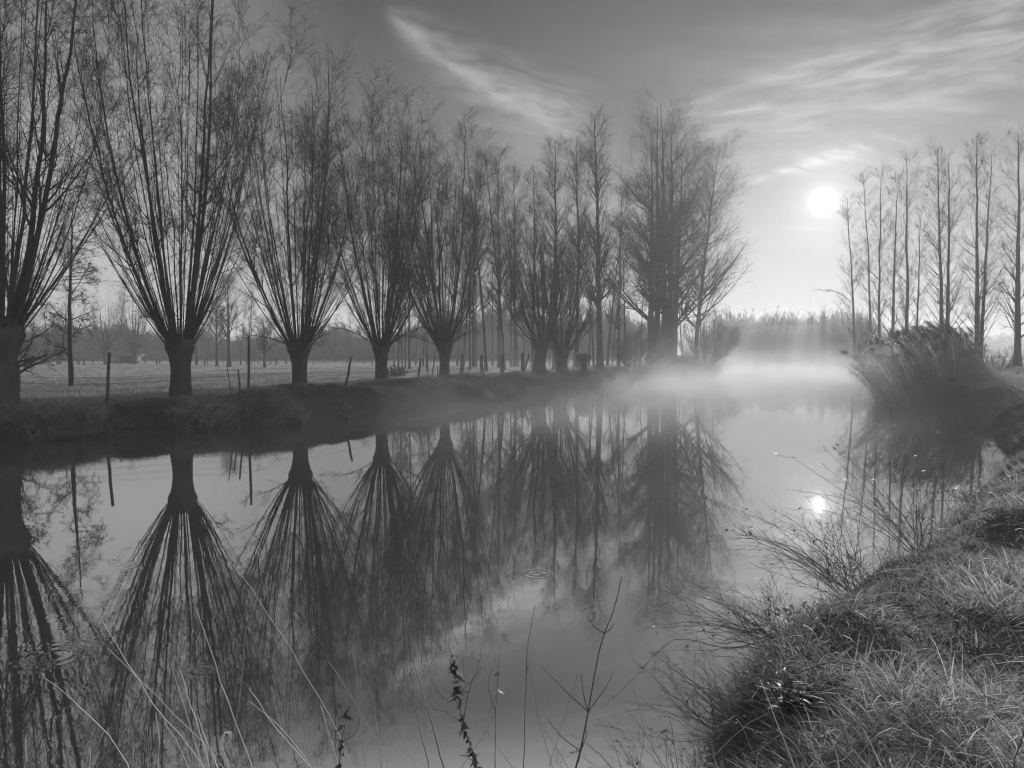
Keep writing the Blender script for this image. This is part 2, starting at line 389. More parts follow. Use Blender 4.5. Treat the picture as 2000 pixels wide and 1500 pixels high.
def willow(seed, h=2.1, tr=.36, n=30, H=11.0, spread=3.0, quality=1.0, lean=0.0, low=3, sk=(0, 0)):
    g = np.random.default_rng(seed)
    hx = lean * h
    path = [(0, 0, -.5), (0, 0, 0), (hx * .2, 0, h * .25), (hx * .6, 0, h * .6), (hx, 0, h * .82), (hx, 0, h * .95), (hx, 0, h * 1.12), (hx, 0, h * 1.2)]
    rad = [tr * 1.5, tr * 1.25, tr * 1.03, tr * .98, tr * 1.2, tr * 1.55, tr * 1.35, tr * .5]
    tm = trunk_mesh('trunk', path, rad, M_BARK, 22, .20, seed)
    G = Geo()
    K = 15; t = np.linspace(0, 1, K)[None, :]
    s = np.clip(.12 + .95 * (np.arange(n) + g.random(n)) / n, 0, 1.08) ** .75
    az_ = np.arange(n) * 2.39996 + g.normal(size=n) * .25
    Hn = H * (1.0 - .30 * s ** 2.5) * (.80 + .22 * g.random(n))
    hor = tr * (.35 + .8 * s)[:, None] + (spread * s)[:, None] * (1 - np.exp(-1.45 * t)) * 1.22
    hor += (np.cumsum(g.normal(size=(n, K)), 1) * .055 * t)
    side = np.cumsum(g.normal(size=(n, K)), 1) * .075 * t
    z = h * (1.0 - .08 * s)[:, None] + Hn[:, None] * t
    cx, sx = np.cos(az_)[:, None], np.sin(az_)[:, None]
    P = np.stack([hx + hor * cx - side * sx + sk[0] * t * Hn[:, None], hor * sx + side * cx + sk[1] * t * Hn[:, None], z], -1)
    r0 = (tr + .035) * (.075 + .19 * g.random(n) ** 2.0) * (1.12 - .45 * s)
    Rd = r0[:, None] * (1 - .86 * t ** .95)
    G.add(*tubes(P, Rd, 7))
    # thin young rods crowding the head
    m_ = int(46 * quality)
    ra = g.random(m_) * 6.283; rs = .15 + .75 * g.random(m_)
    st = np.stack([hx + tr * 1.1 * np.cos(ra), tr * 1.1 * np.sin(ra), h * (.92 + .15 * g.random(m_))], -1)
    dd = unit(np.stack([np.cos(ra) * rs, np.sin(ra) * rs, np.full(m_, 1.0)], -1))
    Lr = 1.5 + 7.5 * g.random(m_); K2 = 9; tt = np.linspace(0, 1, K2)[None, :, None]
    Pr = st[:, None, :] + dd[:, None, :] * Lr[:, None, None] * tt + np.array([0, 0, 1.]) * (Lr[:, None, None] * .35 * tt ** 2)
    Pr += np.cumsum(g.normal(size=(m_, K2, 3)), 1) * .02 * tt
    Rr = (.012 + .016 * g.random(m_))[:, None] * (1 - .7 * tt[0, :, 0][None, :])
    G.add(*tubes(Pr, Rr, 4))
    # low arching rods
    if low:
        ra = g.random(low) * 6.283; Ll = 2.0 + 1.8 * g.random(low); tt2 = np.linspace(0, 1, 10)[None, :]
        hr = tr + Ll[:, None] * tt2; zz = h * .98 + Ll[:, None] * (.75 * tt2 - .42 * tt2 ** 2) * (.6 + .8 * g.random((low, 1)))
        Pl = np.stack([hx + hr * np.cos(ra)[:, None], hr * np.sin(ra)[:, None], zz], -1) + np.cumsum(g.normal(size=(low, 10, 3)), 1) * .02
        Rl = .03 * (1 - .75 * tt2) * np.ones((low, 1)); G.add(*tubes(Pl, Rl, 4))
        q1 = sprout(Pl, Rl, int(14 * quality), .25, 1, 30, 60, 1.3, 5, g, up=.4, rr=.5, rmin=.006); G.add(*tubes(*q1, 3))
        q2 = sprout(*q1, 6, .15, 1, 30, 60, .5, 3, g, up=.2, rr=.6, rmin=.005); G.add(*tubes(*q2, 3))
    q1 = sprout(P, Rd, int(10 * quality), .20, .97, 14, 36, 3.4, 8, g, up=.25, wob=.07, rr=.55, rmin=.009, fade=.45, tipf=.2)
    G.add(*tubes(*q1, 4))
    for (A, B), nn in (((P, Rd), int(12 * quality)), (q1, int(9 * quality)), ((Pr, Rr), int(8 * quality))):
        q2 = sprout(A, B, nn, .22, 1, 25, 62, 1.7, 5, g, up=.35, wob=.12, rr=.5, rmin=.0048, fade=.35)
        G.add(*tubes(*q2, 3))
        q3 = sprout(*q2, int(8 * quality), .12, 1, 25, 60, .58, 3, g, up=.15, wob=.16, rr=.65, rmin=.0036, fade=.4)
        G.add(*tubes(*q3, 3))
    return tm, G.mesh('crown', M_TWIG)
def add_tree(name, label, cat, tm, cm, loc, rz=0.0, group=None, sc=1.0):
    t = empty(name, loc, rz, label=label, cat=cat, group=group); t.scale = (sc, sc, sc)
    obj('trunk', tm, t); obj('crown', cm, t); return t

WG = 'pollard willows in a row on the left bank'
wl = [ # photo x, depth, args, label
 (2, 20.5, dict(seed=1, h=2.25, tr=.39, n=24, H=13.8, spread=3.9, low=2), 'largest and nearest pollard willow, cut by the left edge of the photo, thick ribbed trunk'),
 (352, 25.0, dict(seed=2, h=1.95, tr=.31, n=25, H=14.6, spread=4.0, low=2), 'tall bare pollard willow second from the left with a stout straight trunk'),
 (585, 30.0, dict(seed=3, h=1.85, tr=.295, n=24, H=12.7, spread=3.6, low=4), 'bare pollard willow third from the left, standing on a grassy hump'),
 (745, 35.5, dict(seed=4, h=1.85, tr=.295, n=25, H=12.8, spread=3.7, low=4), 'bare pollard willow fourth from the left, beside the leaning fence post, reflected in mid river'),
 (868, 41.0, dict(seed=5, h=1.85, tr=.295, n=24, H=12.4, spread=4.0, low=4), 'bare pollard willow fifth from the left whose trunk widens upward beside thin stakes'),
 (1052, 51.0, dict(seed=6, h=1.9, tr=.42, n=26, H=9.6, spread=4.6, low=4, lean=.12), 'pollard willow with a leaning bulging trunk, left one of the misty pair'),
 (1097, 54.5, dict(seed=7, h=1.9, tr=.40, n=26, H=9.8, spread=4.4, low=3), 'upright pollard willow, right one of the misty pair next to the shoot-less stump'),
]
for k, (x, D, a, lab) in enumerate(wl):
    a['quality'] = 1.0 if k < 5 else .75
    X0 = colx(x, D)
    add_tree('pollard_willow', lab, 'tree', *willow(**a), (X0, D, gz(X0, D)), 0, WG)
# headless stub
X0 = colx(1140, 57)
t = empty('pollard_stump', (X0, 57, gz(X0, 57)), label='small stubby pollard trunk with a knobbly mushroom head and almost no shoots', cat='tree')
obj('trunk', trunk_mesh('trunk', [(0, 0, -.4), (0, 0, 0), (.05, 0, .9), (0, 0, 1.3), (0, 0, 1.65), (0, 0, 1.95), (0, 0, 2.05)], [.36, .32, .27, .3, .62, .5, .2], M_BARK, 18, .2, 3), t)
G = Geo(); g = np.random.default_rng(5)
a = g.random(9) * 6.28; P = np.stack([np.stack([np.cos(a) * (.35 + .5 * s_), np.sin(a) * (.35 + .5 * s_), 1.75 + .9 * s_ + 0 * a], -1) for s_ in np.linspace(0, 1, 5)], 1)
G.add(*tubes(P, np.full((9, 5), .012), 3)); obj('shoot', G.mesh('shoot', M_TWIG), t)

def poplar(seed, H=24., tr=.24, n=60, c0=.22, L=5.0, a0=30, a1=48, lean=(0, 0), n2=9, n3=5, trunk_mat=None, up=.45, q1r=.40, stems=((0, 0, 1.0),), fade=.72, rmin=.010, taper=.9, upward=None, l3=.9):
    g = np.random.default_rng(seed); G = Geo(); TG = Geo(); K = 16
    t = np.linspace(0, 1, K)
    for (sx, sy, sc) in stems:
        h = H * sc
        wob = np.cumsum(g.normal(size=(K, 2)), 0) * .0028 * H * t[:, None]
        P = np.stack([sx * (1 + t * .5) + lean[0] * t ** 1.3 * h + wob[:, 0], sy * (1 + t * .5) + lean[1] * t * h + wob[:, 1], t * h - .4], -1)[None]
        rd = tr * (1 - taper * t ** .85)[None]; rd = rd + tr * .5 * np.exp(-t * 30)[None]
        TG.add(*tubes(P, rd, 10, cap=False))
        q1 = sprout(P, rd, n, c0, .97, a0, a1, L * sc ** .5, 9, g, up=up, wob=.032, rr=q1r, rmin=rmin, fade=fade, tipf=.15, lmin=.55)
        G.add(*tubes(*q1, 4))
        q2 = sprout(*q1, n2, .15, 1, 25, 50, L * .38, 5, g, up=.32, wob=.06, rr=.5, rmin=rmin * .75, fade=.5)
        G.add(*tubes(*q2, 3))
        q3 = sprout(*q2, n3, .15, 1, 25, 55, L * .16 * l3, 3, g, up=.3, wob=.06, rr=.7, rmin=rmin * .6, fade=.4)
        G.add(*tubes(*q3, 3))
    return TG.mesh('trunk', trunk_mat or M_POPBARK, True), G.mesh('crown', M_TWIG)

# group of tall trees beyond the pair of willows
def tall(name, label, x, D, top, seed, group=None, base_lean=0.0, **k):
    X0 = colx(x, D); z0 = gz(X0, D); H = HC + (692.5 - top) / FPX * D - z0
    tm, cm = poplar(seed, H=H, lean=(base_lean, 0), **k)
    return add_tree(name, label, 'tree', tm, cm, (X0, D, z0), 0, group)
tall('tall_tree', 'tall slim bare tree with a straight trunk between the willow pair and the giant poplar', 1172, 66, 222, 21, n=84, tr=.33, L=6.0, c0=.25, a0=22, a1=48, base_lean=-.02)
tall('tall_tree', 'thinner and shorter bare tree just right of the tall slim tree', 1208, 74, 360, 22, n=46, tr=.17, L=4.6, c0=.2)
tall('tall_tree', 'bare tree with forked top behind the right willow of the pair', 1084, 72, 275, 23, n=84, tr=.26, L=6.2, c0=.3)
tall('tall_tree', 'bare tree with narrow crown close on the left of the tall slim tree', 1127, 74, 262, 24, n=84, tr=.24, L=5.6, c0=.3)
tall('tall_tree', 'slender bare tree rising behind the left willow of the pair, lower than its right neighbour', 1040, 76, 335, 25, n=80, tr=.2, L=6.2, c0=.25)
tall('tall_tree', 'pointed bare tree leftmost of the tall group beyond the fifth willow', 975, 80, 297, 26, n=84, tr=.22, L=5.0, c0=.25)
tall('tall_tree', 'wide faint bare tree between two taller ones behind the willow pair gap', 1005, 86, 330, 27, n=84, tr=.22, L=5.4, c0=.2)
tall('tall_tree', 'bare tree behind the crown of the fifth willow, partly hidden by its shoots', 925, 84, 335, 28, n=80, tr=.2, L=5.6, c0=.2)
# giant multi-stemmed poplar
D = 92; X0 = colx(1291, D); z0 = gz(X0, D); H = HC + (692.5 - 182) / FPX * D - z0
tm, cm = poplar(31, H=H, tr=.50, n=42, c0=.17, L=15.2, a0=32, a1=60, up=.30, n2=14, n3=7, fade=.70, rmin=.0085, taper=.97,
    stems=((-1.25, 0, .86), (-.45, .3, .96), (.35, -.2, .98), (1.0, .25, .92), (1.5, -.1, .80)))
gi = add_tree('giant_poplar', 'biggest tree of all, thick trunks fused at the foot under a tall oval crown', 'tree', tm, cm, (X0, D, z0))
obj('root_flare', trunk_mesh('root_flare', [(0, 0, -.5), (0, 0, 0), (0, 0, 1.8), (0, 0, 3.6)], [1.75, 1.6, 1.25, .6], M_POPBARK, 26, .16, 8), gi)
tall('leaning_tree', 'broad bare tree with curved limbs and a right-spreading crown beside the giant poplar', 1357, 99, 288, 33, n=84, tr=.33, L=13.5, c0=.16, a0=32, a1=66, n2=13, n3=7, rmin=.011, base_lean=.10, up=.5, fade=.78)
# right row of poplars
PG = 'bare poplars in the row on the right'
rp = [ # x base, x top, top y, D, tr, label
 (1668, 1650, 385, 109, .30, 'leftmost poplar of the right-hand row with one long low branch to the left'),
 (1701, 1684, 345, 106, .26, 'second poplar of the right-hand row, thin trunk leaning a little left'),
 (1717, 1709, 325, 94, .27, 'third poplar of the right-hand row, taller than the two to its left'),
 (1742, 1740, 340, 92, .30, 'fourth poplar of the right-hand row with an upright trunk above the reed plumes'),
 (1771, 1760, 303, 86, .32, 'fifth poplar of the right-hand row, its top in twin points'),
 (1789, 1789, 400, 90, .20, 'thinnest and shortest poplar of the right-hand row, before the first close pair'),
 (1839, 1824, 284, 82, .34, 'left trunk of the first close pair of poplars behind the reed clump'),
 (1849, 1846, 300, 81, .34, 'right trunk of the first close pair of poplars behind the reed clump'),
 (1908, 1898, 266, 77, .36, 'left trunk of the second close pair of poplars, at the right end of the reeds'),
 (1915, 1922, 300, 78, .28, 'slimmer right trunk of the second close pair of poplars, beside the reeds'),
 (1987, 1975, 257, 74, .42, 'rightmost and thickest poplar of the right-hand row, foot standing free of the reeds'),
]
for k, (xb, xt, top, D, tr, lab) in enumerate(rp):
    X0 = colx(xb, D); z0 = gz(X0, D); H = HC + (692.5 - top) / FPX * D - z0
    tm, cm = poplar(50 + k, H=H, tr=tr * .84, n=54 if tr > .22 else 34, c0=.12, L=6.2 if tr > .22 else 3.8, a0=28, a1=54, up=.58, q1r=.28, lean=(colx(xt, D) - X0) / H * np.array([1, 0]), n2=7, n3=4, fade=.66, rmin=.014)
    t = add_tree('poplar', lab, 'tree', tm, cm, (X0, D, z0), 0, PG)
    if k == 0:
        G = Geo(); s_ = np.linspace(0, 1, 12); pts = [pix(1663, 590, D), pix(1640, 572, D), pix(1615, 566, D - 1), pix(1590, 566, D - 1.5)]
        P = np.stack([np.interp(s_, np.linspace(0, 1, 4), [p[i] for p in pts]) for i in range(3)], -1)[None] - np.array([X0, D, z0])
        q = (P, .06 * (1 - .8 * s_)[None]); G.add(*tubes(*q, 5))
        q2 = sprout(*q, 26, .1, 1, 25, 60, 1.6, 5, rng, up=.2, rr=.5, rmin=.012); G.add(*tubes(*q2, 3))
        q3 = sprout(*q2, 4, .1, 1, 25, 60, .6, 3, rng, up=.2, rr=.5, rmin=.010); G.add(*tubes(*q3, 3))
        obj('branch', G.mesh('branch', M_TWIG), t)

# bushes: a fan of rods from the ground
def bush(seed, n=60, H=4., spread=2.2, rmin=.012, n2=9, n3=4, low=.0):
    g = np.random.default_rng(seed); G = Geo(); K = 9; t = np.linspace(0, 1, K)[None, :]
    a = g.random(n) * 6.283; s = g.random(n) ** .6; h = H * (.6 + .4 * g.random(n)) * (1 - .35 * s)
    hor = (.15 + s * .2)[:, None] + (spread * s)[:, None] * (1 - np.exp(-1.8 * t)) * 1.1 + np.cumsum(g.normal(size=(n, K)), 1) * .04 * t
    P = np.stack([hor * np.cos(a)[:, None], hor * np.sin(a)[:, None], h[:, None] * t - .15], -1)
    Rd = (rmin * 2.6) * (1 - .7 * t) * np.ones((n, 1)); G.add(*tubes(P, Rd, 4))
    q2 = sprout(P, Rd, n2, .15, 1, 20, 50, H * .32, 5, g, up=.3, rr=.6, rmin=rmin, fade=.4); G.add(*tubes(*q2, 3))
    q3 = sprout(*q2, n3, .1, 1, 25, 60, H * .13, 3, g, up=.2, rr=.7, rmin=rmin * .8, fade=.3); G.add(*tubes(*q3, 3))
    return G.mesh('crown', M_TWIG)
def add_bush(name, label, x, D, H, spread, seed, dz=0, **k):
    X0 = colx(x, D); return tag(obj(name, bush(seed, H=H, spread=spread, **k), None, (X0, D, gz(X0, D) + dz)), label, 'bush')
add_bush('willow_bush', 'fan-shaped bare bush in the mist at the foot of the broad right-spreading tree', 1378, 97, 8.6, 5.0, 71, n=90, n2=12)
add_bush('willow_bush', 'smaller bare bush between the giant poplar and the tall slim tree', 1235, 82, 5.5, 3.0, 72, n=50)
add_bush('willow_bush', 'twiggy bush low behind the trunk of the fourth willow', 764, 50, 1.0, .9, 73, n=60)
add_bush('thorn_bush', 'bare round bush in the right meadow just left of the rightmost poplar', 1948, 62, 2.7, 1.6, 74, n=22, n2=10, n3=6, rmin=.009)
add_bush('willow_bush', 'dark shooting bush behind the leftmost poplars of the right-hand row', 1680, 122, 8.5, 5.5, 75, n=90, n2=11)
add_bush('willow_bush', 'low dark mound of scrub at the foot of the giant poplar on its right', 1338, 88, 1.7, 1.9, 76, n=160, n2=14)

# far side pollards in the mist
FP = [willow(seed=80 + k, h=2.2, tr=.34, n=22, H=9.5, spread=3.6, quality=.55, low=0) for k in range(2)]
FG = 'small far pollards beyond the end of the river'
for k, (x, D, sc, lab) in enumerate([(1503, 172, .92, 'faint pollard on the far bank, left one of the middle pair'),
        (1528, 170, 1.0, 'faint pollard on the far bank, right one of the middle pair'),
        (1476, 176, .9, 'faint pollard on the far bank, leftmost of the small row'),
        (1607, 174, 1.15, 'faint dense pollard on the far bank, left one of two near the poplars'),
        (1628, 168, 1.1, 'faint dense pollard on the far bank, right one of two near the poplars')]):
    X0 = colx(x, D)
    t = add_tree('far_willow', lab, 'tree', *FP[k % 2], (X0, D, gz(X0, D)), k * 1.3, FG, sc)
# field trees to the left, seen between the willows
LG = 'far pollards standing in the left meadow'
for k, (x, D, sc, lab) in enumerate([(53, 105, .75, 'faint wide pollard in the meadow just right of the nearest willow'), (118, 108, .8, 'faint pollard in the left meadow close left of the thin birch'),
        (207, 108, .95, 'faint pollard behind the near slanting fence post'), (264, 112, 1.0, 'faint pollard in the meadow halfway between thin fence post and second willow')]):
    X0 = colx(x, D)
    add_tree('meadow_willow', lab, 'tree', *FP[(k + 1) % 2], (X0, D, gz(X0, D)), k * 2.1, LG, sc)
# birch-like thin trees with hanging leaves
def leafy(G, q, n, size, g):
    P, _ = q; N = len(P); i = g.integers(0, N, n); k = g.integers(0, P.shape[1], n)
    c = P[i, k] + g.normal(size=(n, 3)) * .04; d = unit(g.normal(size=(n, 3)) * [.5, .5, 1] + [0, 0, -1.3]); s = unit(np.cross(d, g.normal(size=(n, 3))))
    L = size * (.6 + .8 * g.random((n, 1))); V = np.stack([c, c + d * L * .5 + s * L * .22, c + d * L, c + d * L * .5 - s * L * .22], 1).reshape(-1, 3)
    G.add(V, np.arange(4 * n).reshape(n, 4), np.repeat(g.random(n), 4))
def birch(seed, H, tr, n, L):
    g = np.random.default_rng(seed); K = 16; t = np.linspace(0, 1, K)
    wob = np.cumsum(g.normal(size=(K, 2)), 0) * .05 * t[:, None]
    P = np.stack([wob[:, 0], wob[:, 1], t * H - .3], -1)[None]; rd = tr * (1 - .85 * t)[None]
    G = Geo(); T = Geo(); T.add(*tubes(P, rd, 10))
    q1 = sprout(P, rd, n, .16, .97, 40, 75, L, 9, g, up=.05, wob=.12, rr=.32, rmin=.010, fade=.25, lmin=.35); G.add(*tubes(*q1, 4))
    q2 = sprout(*q1, 9, .15, 1, 25, 70, L * .4, 5, g, up=-.7, wob=.12, rr=.4, rmin=.007); G.add(*tubes(*q2, 3))
    q3 = sprout(*q2, 5, .1, 1, 20, 60, L * .2, 3, g, up=-.5, wob=.12, rr=.5, rmin=.005); G.add(*tubes(*q3, 3))
    Lf = Geo(); leafy(Lf, q3, 4200, .06, g); leafy(Lf, q2, 1500, .06, g)
    return T.mesh('trunk', M_BARK, True), G.mesh('crown', M_TWIG), Lf.mesh('leaves', M_LEAF, attr='tint')
for (x, D, H, tr, n, L, sd, lab) in ((139, 33, 8.6, .13, 34, 2.3, 91, 'thin straight birch with withered hanging leaves between the first and second willow'),
                                 (34, 30, 6.0, .17, 34, 2.6, 92, 'mossy slim tree with drooping leafy boughs just behind the nearest willow')):
    X0 = colx(x, D); tm, cm, lm = birch(sd, H, tr, n, L)
    t = add_tree('birch', lab, 'tree', tm, cm, (X0, D, gz(X0, D))); obj('leaves', lm, t)
# bare trees standing in the meadow between second and third willow
tall('round_tree', 'bare V-limbed tree, right one of two in the meadow between second and third willow', 448, 88, 545, 41, n=26, tr=.30, L=6.5, c0=.3, a0=25, a1=50, n2=12, n3=7)
tall('round_tree', 'bare spreading tree, left one of two in the meadow between second and third willow', 424, 90, 570, 42, n=24, tr=.22, L=5.5, c0=.3, a0=25, a1=55, n2=12, n3=7)
tall('round_tree', 'small bare tree with a low fork close on the left of the third willow', 517, 84, 615, 43, n=24, tr=.2, L=4.5, c0=.3, a0=25, a1=55, n2=10, n3=6)
tall('round_tree', 'faint bare tree in the meadow close on the right of the second willow', 384, 96, 600, 44, n=24, tr=.2, L=5.5, c0=.3, a0=25, a1=55, n2=10, n3=6)
# slender wood
SGp = 'slender trees of the misty wood behind the willows'
proto = []
for k in range(5):
    proto.append(poplar(60 + k, H=15 + 1.5 * k, tr=.10 + .010 * k, n=50, c0=.24, L=4.2, n2=8, n3=5, rmin=.009, lean=((-.04, .0, .05, .09, -.08)[k], 0), a0=30, a1=60))
gg = np.random.default_rng(99); first = [None] * 5
xs = [98, 128, 152, 181, 232, 246, 285, 312, 405, 436, 463, 560, 395, 470, 482, 492, 505, 528, 541, 558, 613, 632, 655, 677, 700, 712, 726, 770, 778, 786, 792, 800, 812, 826, 833, 893, 905, 918, 930, 950, 962, 973, 985, 998, 1012, 1026, 1062, 1074, 1110, 1120, 1150, 1160, 1186, 1196, 1222, 1250, 1332, 1395]
xs = sorted(xs); cnt = {}
for q_, x in enumerate(xs):
    k = int(gg.integers(0, 5)); D = (66 + 34 * gg.random()) if x > 760 else (96 + 30 * gg.random()); X0 = colx(x, D)
    if x > 1300: D = 128; X0 = colx(x, D)
    sc = (.70 + .5 * gg.random()) * (1.0 if x > 760 else .62)
    gap = ('first and second willow' if x < 352 else 'second and third willow' if x < 585 else 'third and fourth willow' if x < 745 else 'fourth and fifth willow' if x < 868
           else 'fifth willow and the misty pair' if x < 1060 else 'misty pair and the giant poplar' if x < 1290 else 'giant poplar and the open river')
    cnt[gap] = cnt.get(gap, 0) + 1
    lab = 'hazy slender tree, ' + ('leftmost', 'second', 'third', 'fourth', 'fifth', 'sixth', 'seventh', 'eighth', 'ninth', 'tenth', 'eleventh', 'twelfth', 'thirteenth', 'fourteenth')[cnt[gap] - 1] + ' in the gap between ' + gap
    t = add_tree('slender_tree', lab, 'tree', *proto[k], (X0, D, gz(X0, D)), gg.random() * .8 - .4, SGp, sc)

# far-off woods that read as one mass
def wood(name, label, spots, seed):
    g = np.random.default_rng(seed); me = [bush(200 + k, n=26, H=9., spread=3.6, rmin=.045, n2=12, n3=6) for k in range(3)]
    Vs, Qs = [], []; off = 0
    for m_ in me:
        v = np.empty(len(m_.vertices) * 3, np.float32); m_.vertices.foreach_get('co', v); Vs.append(v.reshape(-1, 3))
        f = np.empty(len(m_.loops), np.int32); m_.loops.foreach_get('vertex_index', f); Qs.append(f.reshape(-1, 4))
    VV, QQ = [], []
    for (X0, Y0, hs) in spots:
        k = g.integers(0, 3); a = g.random() * 6.28; c, s = math.cos(a), math.sin(a); ws = (.8 + .6 * g.random())
        v = Vs[k] * [ws, ws, hs]; v = np.stack([v[:, 0] * c - v[:, 1] * s + X0, v[:, 0] * s + v[:, 1] * c + Y0, v[:, 2] + 1.0], -1)
        VV.append(v); QQ.append(Qs[k] + off); off += len(v)
    o = obj(name, mesh(name, np.concatenate(VV), np.concatenate(QQ), M_TWIG))
    return tag(o, label, 'wood', kind='stuff')
g = np.random.default_rng(12)
sp_ = []
for x in np.arange(1400, 2080, 9.0):
    for r_ in range(2):
        D = 190 + 40 * g.random() + (0 if x < 1690 else 50); top = 600 + 16 * g.random() + (0 if x < 1700 else 42); X0 = colx(x + 8 * g.random(), D)
        sp_.append((X0, D, (HC - 1 + (692.5 - top) / FPX * D) / 9.0))
wood('far_wood', 'misty far-off treeline beyond the end of the river and the right meadow', sp_, 5)
sp_ = []
for x in np.arange(-60, 1300, 8.5):
    for r_ in range(2):
        D = 165 + 70 * g.random(); top = 645 + 22 * g.random() - 22 * float(vnoise(np.array([x * .011]), np.array([3.]), 1.0, 2)[0] > .5) - (14 if 215 < x < 330 else 0) - (40 if x > 840 else 0); X0 = colx(x + 8 * g.random(), D)
        sp_.append((X0, D, (HC - 1 + (692.5 - top) / FPX * D) / 9.0))
wood('far_wood', 'dull grey woodland edge closing off the left meadow behind all the willows', sp_, 6)

# ------------------------------------------------------------------ fences and posts
def post_mesh(a, b, r0, r1, sides=9):
    a = np.array(a, float); b = np.array(b, float); K = 6; s = np.linspace(0, 1, K)[:, None]
    P = (a + (b - a) * s)[None]; P[0, 1:-1] += rng.normal(size=(K - 2, 3)) * r0 * .12
    Vv, Qq = tubes(P, np.linspace(r0, r1, K)[None], sides, cap=True)
    return mesh('post', Vv, fixq(Qq), M_WOOD, False)
def post_pts(xb, yb, xt, yt, D):
    """foot at the ground below pixel xb,yb; top at xt,yt"""
    b = pix(xb, yb, D); t = pix(xt, yt, D); d = (t - b) / (t[2] - b[2]); z = gz(b[0], D) - .3
    return b + d * (z - b[2]), t
def fence(label, posts, wires, name='wire_fence'):
    pts = [post_pts(*p[:5]) for p in posts]
    o0 = np.array([*pts[0][0][:2], gz(*pts[0][0][:2])])
    f = empty(name, o0, label=label, cat='fence')
    for (b, t), p in zip(pts, posts): obj('post', post_mesh(b - o0, t - o0, p[5], p[5] * .9), f)
    G = Geo()
    for fr_ in wires:
        for (b0, t0), (b1, t1) in zip(pts[:-1], pts[1:]):
            g0 = np.array([b0[0], b0[1], gz(b0[0], b0[1])]); g1 = np.array([b1[0], b1[1], gz(b1[0], b1[1])])
            s = np.linspace(0, 1, 9)[:, None]; a = g0 + [0, 0, fr_]; c = g1 + [0, 0, fr_]
            P = a + (c - a) * s; P[:, 2] -= .03 * 4 * (s * (1 - s))[:, 0] ; G.add(*tubes((P - o0)[None], np.full((1, 9), .004 + .00008 * b0[1]), 3))
    obj('wire', G.mesh('wire', plain('fence_wire', .12)), f)
    return f
fence('sagging wire fence along the top of the left bank with slanting rough posts', [(-90, 790, -88, 690, 21.5, .05), (209, 776, 214, 688, 22.8, .05), (486, 768, 486, 656, 26.0, .05), (675, 758, 686, 697, 31.5, .055),
       (815, 757, 822, 700, 37, .055), (903, 751, 900, 722, 43, .09)], [.28, .5, .72, .92])
fence('row of upright squared fence posts in the mist behind the fifth willow', [(835, 722, 835, 690, 62, .10), (903, 724, 903, 691, 60, .17), (941, 728, 941, 692, 58, .14), (981, 725, 981, 690, 57, .16), (1021, 724, 1021, 688, 56, .15)], [.4, .8, 1.2])
fence('long low far fence crossing the left meadow on short posts', [(x, 716, x, 697, 100 - 0.0 * x, .13) for x in (-40, 60, 81, 112, 154, 164, 207, 258, 306, 345, 400, 470, 540)], [.5, .95, 1.35], 'rail_fence')
for (xb, yb, xt, yt, D, r0, name, lab) in (
    (471, 780, 465, 722, 24.5, .035, 'stake', 'short dark stake leaning left beside the tallest thin post'),
    (451, 768, 443, 712, 25.0, .018, 'stake', 'thin bent stick left of the short stake between second and third willow'),
    (461, 797, 454, 755, 23.0, .025, 'stake', 'pale stub of a stake low on the left bank above the water'),
    (838, 757, 836, 730, 34.0, .04, 'stake', 'short stake in the bank grass close left of the fifth willow'),
    (842, 748, 850, 692, 40.0, .035, 'stake', 'thin dark pole with a forked tip leaning against the fifth willow'),
    (854, 745, 855, 714, 41.0, .03, 'stake', 'thin upright stick touching the trunk of the fifth willow'),
    (939, 750, 946, 726, 44, .025, 'stake', 'slanting stick right of the fifth willow on the bank'),
    (965, 750, 984, 738, 44, .04, 'stake', 'nearly fallen stake on the bank between fifth willow and misty pair'),
    (1022, 732, 1034, 690, 49, .07, 'stake', 'stout pole leaning right towards the left willow of the misty pair'),
    (784, 755, 784, 738, 35, .04, 'stake', 'stubby peg between fourth and fifth willow')):
    b, t = post_pts(xb, yb, xt, yt, D); o0 = np.array([b[0], b[1], gz(b[0], b[1])])
    tag(obj(name, post_mesh(b - o0, t - o0, r0, r0 * .8), None, o0), lab, 'post')
# meadow shelter
X0 = colx(254, 118); t = empty('field_shelter', (X0, 118, gz(X0, 118)), label='low dark shed with a pale front in the far left meadow', cat='shed')
def boxm(name, c, s, mat):
    c = np.array(c, float); s = np.array(s, float) / 2
    V = np.array([[x, y, z] for x in (-1, 1) for y in (-1, 1) for z in (-1, 1)]) * s + c
    return mesh(name, V, np.array([[0, 1, 3, 2], [4, 6, 7, 5], [0, 4, 5, 1], [2, 3, 7, 6], [0, 2, 6, 4], [1, 5, 7, 3]]), mat)
md, mlt = plain('dark_boards', .06), plain('pale_boards', .4)
obj('wall', boxm('wall', (0, 0, .6), (2.7, 2, 1.3), md), t); obj('front_panel', boxm('front_panel', (-2.45, 0, .55), (2.2, 1.8, 1.0), mlt), t)
obj('roof', boxm('roof', (-.6, 0, 1.33), (5.0, 2.3, .09), mlt), t)
